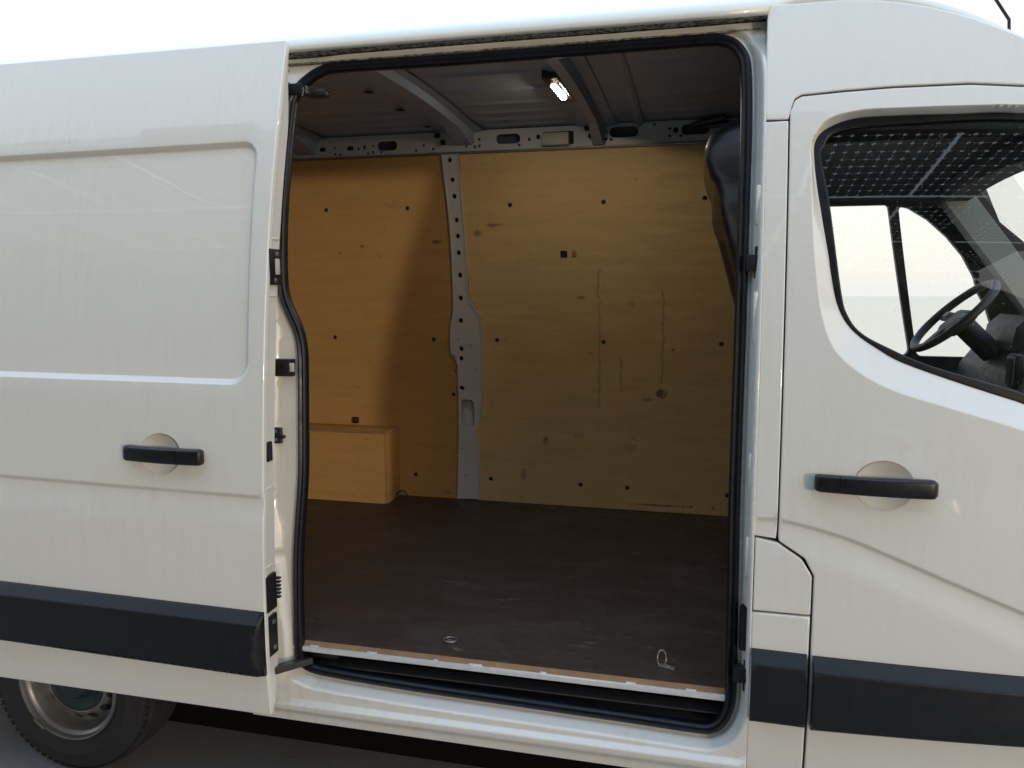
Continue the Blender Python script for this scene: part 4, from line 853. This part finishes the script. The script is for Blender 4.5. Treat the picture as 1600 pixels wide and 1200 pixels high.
tube('column', [sw+rsw @ Vector((0, 0, -.03)), sw+rsw @ Vector((0, 0, -.22))], .045, M_DASH, steer, 14)

# ================================================================== SOLAR CARPORT behind the photographer (seen mirrored in glass and paint)
car = bpy.data.objects.new('solar_carport', None); COL.objects.link(car); car.location = (-2, -5, GROUND)
car['label'] = 'solar panel carport mirrored in the cab window above the steering wheel'; car['category'] = 'carport'
pit_x, pit_y = .105, .165
V = []; F = []
for i in range(10):
    for j in range(11):
        cx, cy = (i-4.5)*pit_x, (j-5)*pit_y; a, b2, c_ = pit_x*.490, pit_y*.492, .021; k = len(V)
        for sx_, sy_ in ((-a+c_, -b2), (a-c_, -b2), (a, -b2+c_), (a, b2-c_), (a-c_, b2), (-a+c_, b2), (-a, b2-c_), (-a, -b2+c_)): V.append((cx+sx_, cy+sy_, 0))
        F.append(tuple(range(k, k+8)))
cell_me = bpy.data.meshes.new('solar_module'); cell_me.from_pydata(V, [], F); cell_me.update(); cell_me.materials.append(M_CELL)
tilt = R(3)
def can(x, y): return (x, y, 4.15+math.tan(tilt)*(-2.3-y))
for i in range(14):
    for j in range(7):
        o = bpy.data.objects.new('solar_module', cell_me); COL.objects.link(o); x, y, z = can(-10.6+i*1.085, -3.2-j*1.87)
        o.parent = car; o.matrix_parent_inverse = Matrix.Translation(-car.location); o.location = (x, y, z); o.rotation_euler = (-tilt, 0, 0)
for y in (-2.35, -4.13, -6.0, -7.88, -9.75, -11.6, -13.5, -15.3): a = can(0, y); box('purlin', (-3.55, y, a[2]-.09), (15.2, .06, .12), M_CANSTEEL, car, .005)
for x in (-8.0, -2.6, 2.6):
    a, b2 = can(x, -2.3), can(x, -15.3); tube('rafter', [(a[0], a[1], a[2]-.24), (b2[0], b2[1], b2[2]-.24)], [(-.09, -.05), (.09, -.05), (.09, .05), (-.09, .05)], M_CANSTEEL, car)
    box('post', (x, -8.8, (GROUND+can(x, -8.8)[2]-.3)/2), (.16, .16, can(x, -8.8)[2]-.3-GROUND), M_CANSTEEL, car, .005)
    tube('brace', [(x, -8.8, 2.6), (x, -6.4, can(x, -6.4)[2]-.3)], .05, M_CANSTEEL, car, 8)

# ================================================================== CARS PARKED UNDER THE CARPORT (mirrored in the doors and the cab window)
M_CARGLASS = simple('car_glass', (.010, .012, .013), .08)
M_LAMP = simple('car_lamp', (.55, .56, .58), .12)
def loft(name, secs, mat, parent, sharp=40):
    """closed sections along y: (y, [(x, z)...])"""
    m_ = len(secs[0][1]); V = [(x, y, z) for y, P in secs for x, z in P]
    F = [(i*m_+k, (i+1)*m_+k, (i+1)*m_+(k+1) % m_, i*m_+(k+1) % m_) for i in range(len(secs)-1) for k in range(m_)]
    F += [tuple(range(m_)), tuple((len(secs)-1)*m_+k for k in range(m_))[::-1]]
    o = mesh(name, V, F, mat, parent, sharp); bm = bmesh.new(); bm.from_mesh(o.data); bmesh.ops.recalc_face_normals(bm, faces=bm.faces); bm.to_mesh(o.data); bm.free(); o.data.set_sharp_from_angle(angle=R(sharp)); return o
def sec(cx, hw, z0, z1, tw, r=.12): return fillet([(cx-hw, z0), (cx+hw, z0), (cx+hw, (z0+z1)/2), (cx+hw*tw, z1), (cx-hw*tw, z1), (cx-hw, (z0+z1)/2)], [.05, .05, .1, r, r, .1], 4)
def car_at(cx, fy, col, h, label, nm):
    """fy: front bumper, nose towards the van"""
    root = bpy.data.objects.new('parked_car', None); COL.objects.link(root); root.location = (cx, fy-2.1, GROUND); root['label'] = label; root['category'] = 'car'; root['group'] = 'cars parked under the solar carport'
    pm = paint(nm, col, .1); g0 = GROUND
    body = loft('body', [(fy, sec(cx, .78, g0+.32, g0+.62, .9)), (fy-.12, sec(cx, .86, g0+.22, g0+.76, .88)), (fy-.9, sec(cx, .90, g0+.20, g0+.92, .9)), (fy-1.3, sec(cx, .90, g0+.20, g0+.98, .92)), (fy-3.6, sec(cx, .90, g0+.22, g0+1.0, .92)), (fy-4.15, sec(cx, .86, g0+.28, g0+.95, .9)), (fy-4.25, sec(cx, .8, g0+.36, g0+.85, .9))], pm, root)
    loft('cabin', [(fy-1.0, sec(cx, .80, g0+.86, g0+.90, .9, .01)), (fy-1.75, sec(cx, .80, g0+.88, g0+h-.05, .76)), (fy-2.3, sec(cx, .80, g0+.88, g0+h, .76)), (fy-3.4, sec(cx, .80, g0+.88, g0+h-.06, .76)), (fy-4.05, sec(cx, .78, g0+.88, g0+1.0, .88, .02))], pm, body)
    z0, z1 = g0+.95, g0+h-.12
    def yw(z): return fy-1.0-.75*(z-g0-.88)/(h-.93)+.012
    mesh('windscreen', [(cx-.70, yw(z0), z0), (cx+.70, yw(z0), z0), (cx+.58, yw(z1), z1), (cx-.58, yw(z1), z1)], [(0, 1, 2, 3)], M_CARGLASS, root, None)
    for sg in (-1, 1):
        mesh('side_window', [(cx+sg*.812, fy-1.55, g0+1.02), (cx+sg*.812, fy-3.5, g0+1.02), (cx+sg*.68, fy-3.2, g0+h-.12), (cx+sg*.68, fy-1.95, g0+h-.12)], [(0, 1, 2, 3)], M_CARGLASS, root, None)
        box('headlight', (cx+sg*.62, fy-.07, g0+.66), (.30, .12, .13), M_LAMP, root, .03); box('door_mirror', (cx+sg*1.0, fy-1.55, g0+1.02), (.16, .08, .11), pm, root, .03)
        for yy in (fy-.85, fy-3.4):
            o = lathe('wheel', [(.20, 0), (.30, .0), (.325, .03), (.325, .18), (.30, .21), (.0, .21)], 0, 0, M_TYRE, root, 28); o.rotation_euler = (0, 0, R(90)); o.location = (cx+sg*.90+(.0 if sg > 0 else 0)-(.0 if sg < 0 else 0)+(.10 if sg > 0 else .11) - .0, yy, g0+.325)
            o2 = lathe('wheel_disc', [(.21, .005), (.19, .02), (.06, .015), (.0, .01)], 0, 0, M_RIM, root, 20); o2.rotation_euler = (0, 0, R(90)); o2.location = (cx+sg*.90+.11, yy, g0+.325)
    box('grille', (cx, fy-.005, g0+.50), (.9, .04, .12), M_BLACK, root, .02); box('number_plate', (cx, fy+.018, g0+.42), (.5, .01, .11), M_ALU, root, .003)
for a in ((2.35, -6.6, (.75, .75, .74), 1.62, 'white parked car mirrored in the cab door', 'car_white'), (-.7, -6.9, (.05, .055, .06), 1.48, 'dark grey parked car next to the white one under the carport', 'car_grey'), (-3.9, -6.7, (.42, .43, .44), 1.5, 'silver parked car between the dark grey and the blue car', 'car_silver'), (-6.9, -6.8, (.03, .05, .11), 1.46, 'dark blue parked car mirrored in the sliding door', 'car_blue')):
    car_at(*a)

# ================================================================== TREE LINE far behind the photographer (seen only mirrored)
m, n, b = new('leaf'); lf = noise(n, 3, 3); c = mixc(n, lf.outputs[0], (.035, .055, .018), (.09, .115, .04)); n.links.new(c, b.inputs['Base Color']); b.inputs['Roughness'].default_value = .7; M_LEAF = m
tr_ = np.random.default_rng(5); V = []; F = []
for cx in np.arange(-44, 13, 2.3):
    hgt = tr_.uniform(7.6, 10.5); wd = tr_.uniform(2.0, 2.8); yc = -23+tr_.uniform(-1.5, 1.5)
    for ct in range(4):                                      # inner mass of each crown
        k = len(V); ox, oz, rr_ = tr_.normal(0, .5), hgt*(.22+.2*ct), wd*tr_.uniform(.75, .95)
        for i in range(7):
            for j in range(10):
                th, ph = math.pi*i/6, 6.283*j/10; q = rr_*tr_.uniform(.85, 1.1); V.append((cx+ox+q*math.sin(th)*math.cos(ph), yc+q*.8*math.sin(th)*math.sin(ph), GROUND+oz+q*math.cos(th)))
        F += [(k+i*10+j, k+i*10+(j+1) % 10, k+(i+1)*10+(j+1) % 10, k+(i+1)*10+j) for i in range(6) for j in range(10)]
    for _ in range(1500):
        a, e, q = tr_.uniform(0, 6.283), tr_.uniform(-1, 1), tr_.uniform(.45, 1)**.5
        p = np.array([cx+tr_.normal(0, .12)+wd*q*math.cos(a)*math.sqrt(1-e*e), yc+wd*.9*q*math.sin(a)*math.sqrt(1-e*e), GROUND+hgt*(.52+.48*q*e)])
        u = tr_.normal(size=3); u /= np.linalg.norm(u); v = np.cross(u, tr_.normal(size=3)); v /= np.linalg.norm(v); sz = tr_.uniform(.09, .20); k = len(V)
        V += [p-u*sz, p+v*sz*.5, p+u*sz, p-v*sz*.5]; F.append((k, k+1, k+2, k+3))
tl = mesh('tree_line', V, F, M_LEAF, None, None); tl['kind'] = 'stuff'; tl['label'] = 'line of leafy trees behind the carport mirrored in the van'; tl['category'] = 'trees'
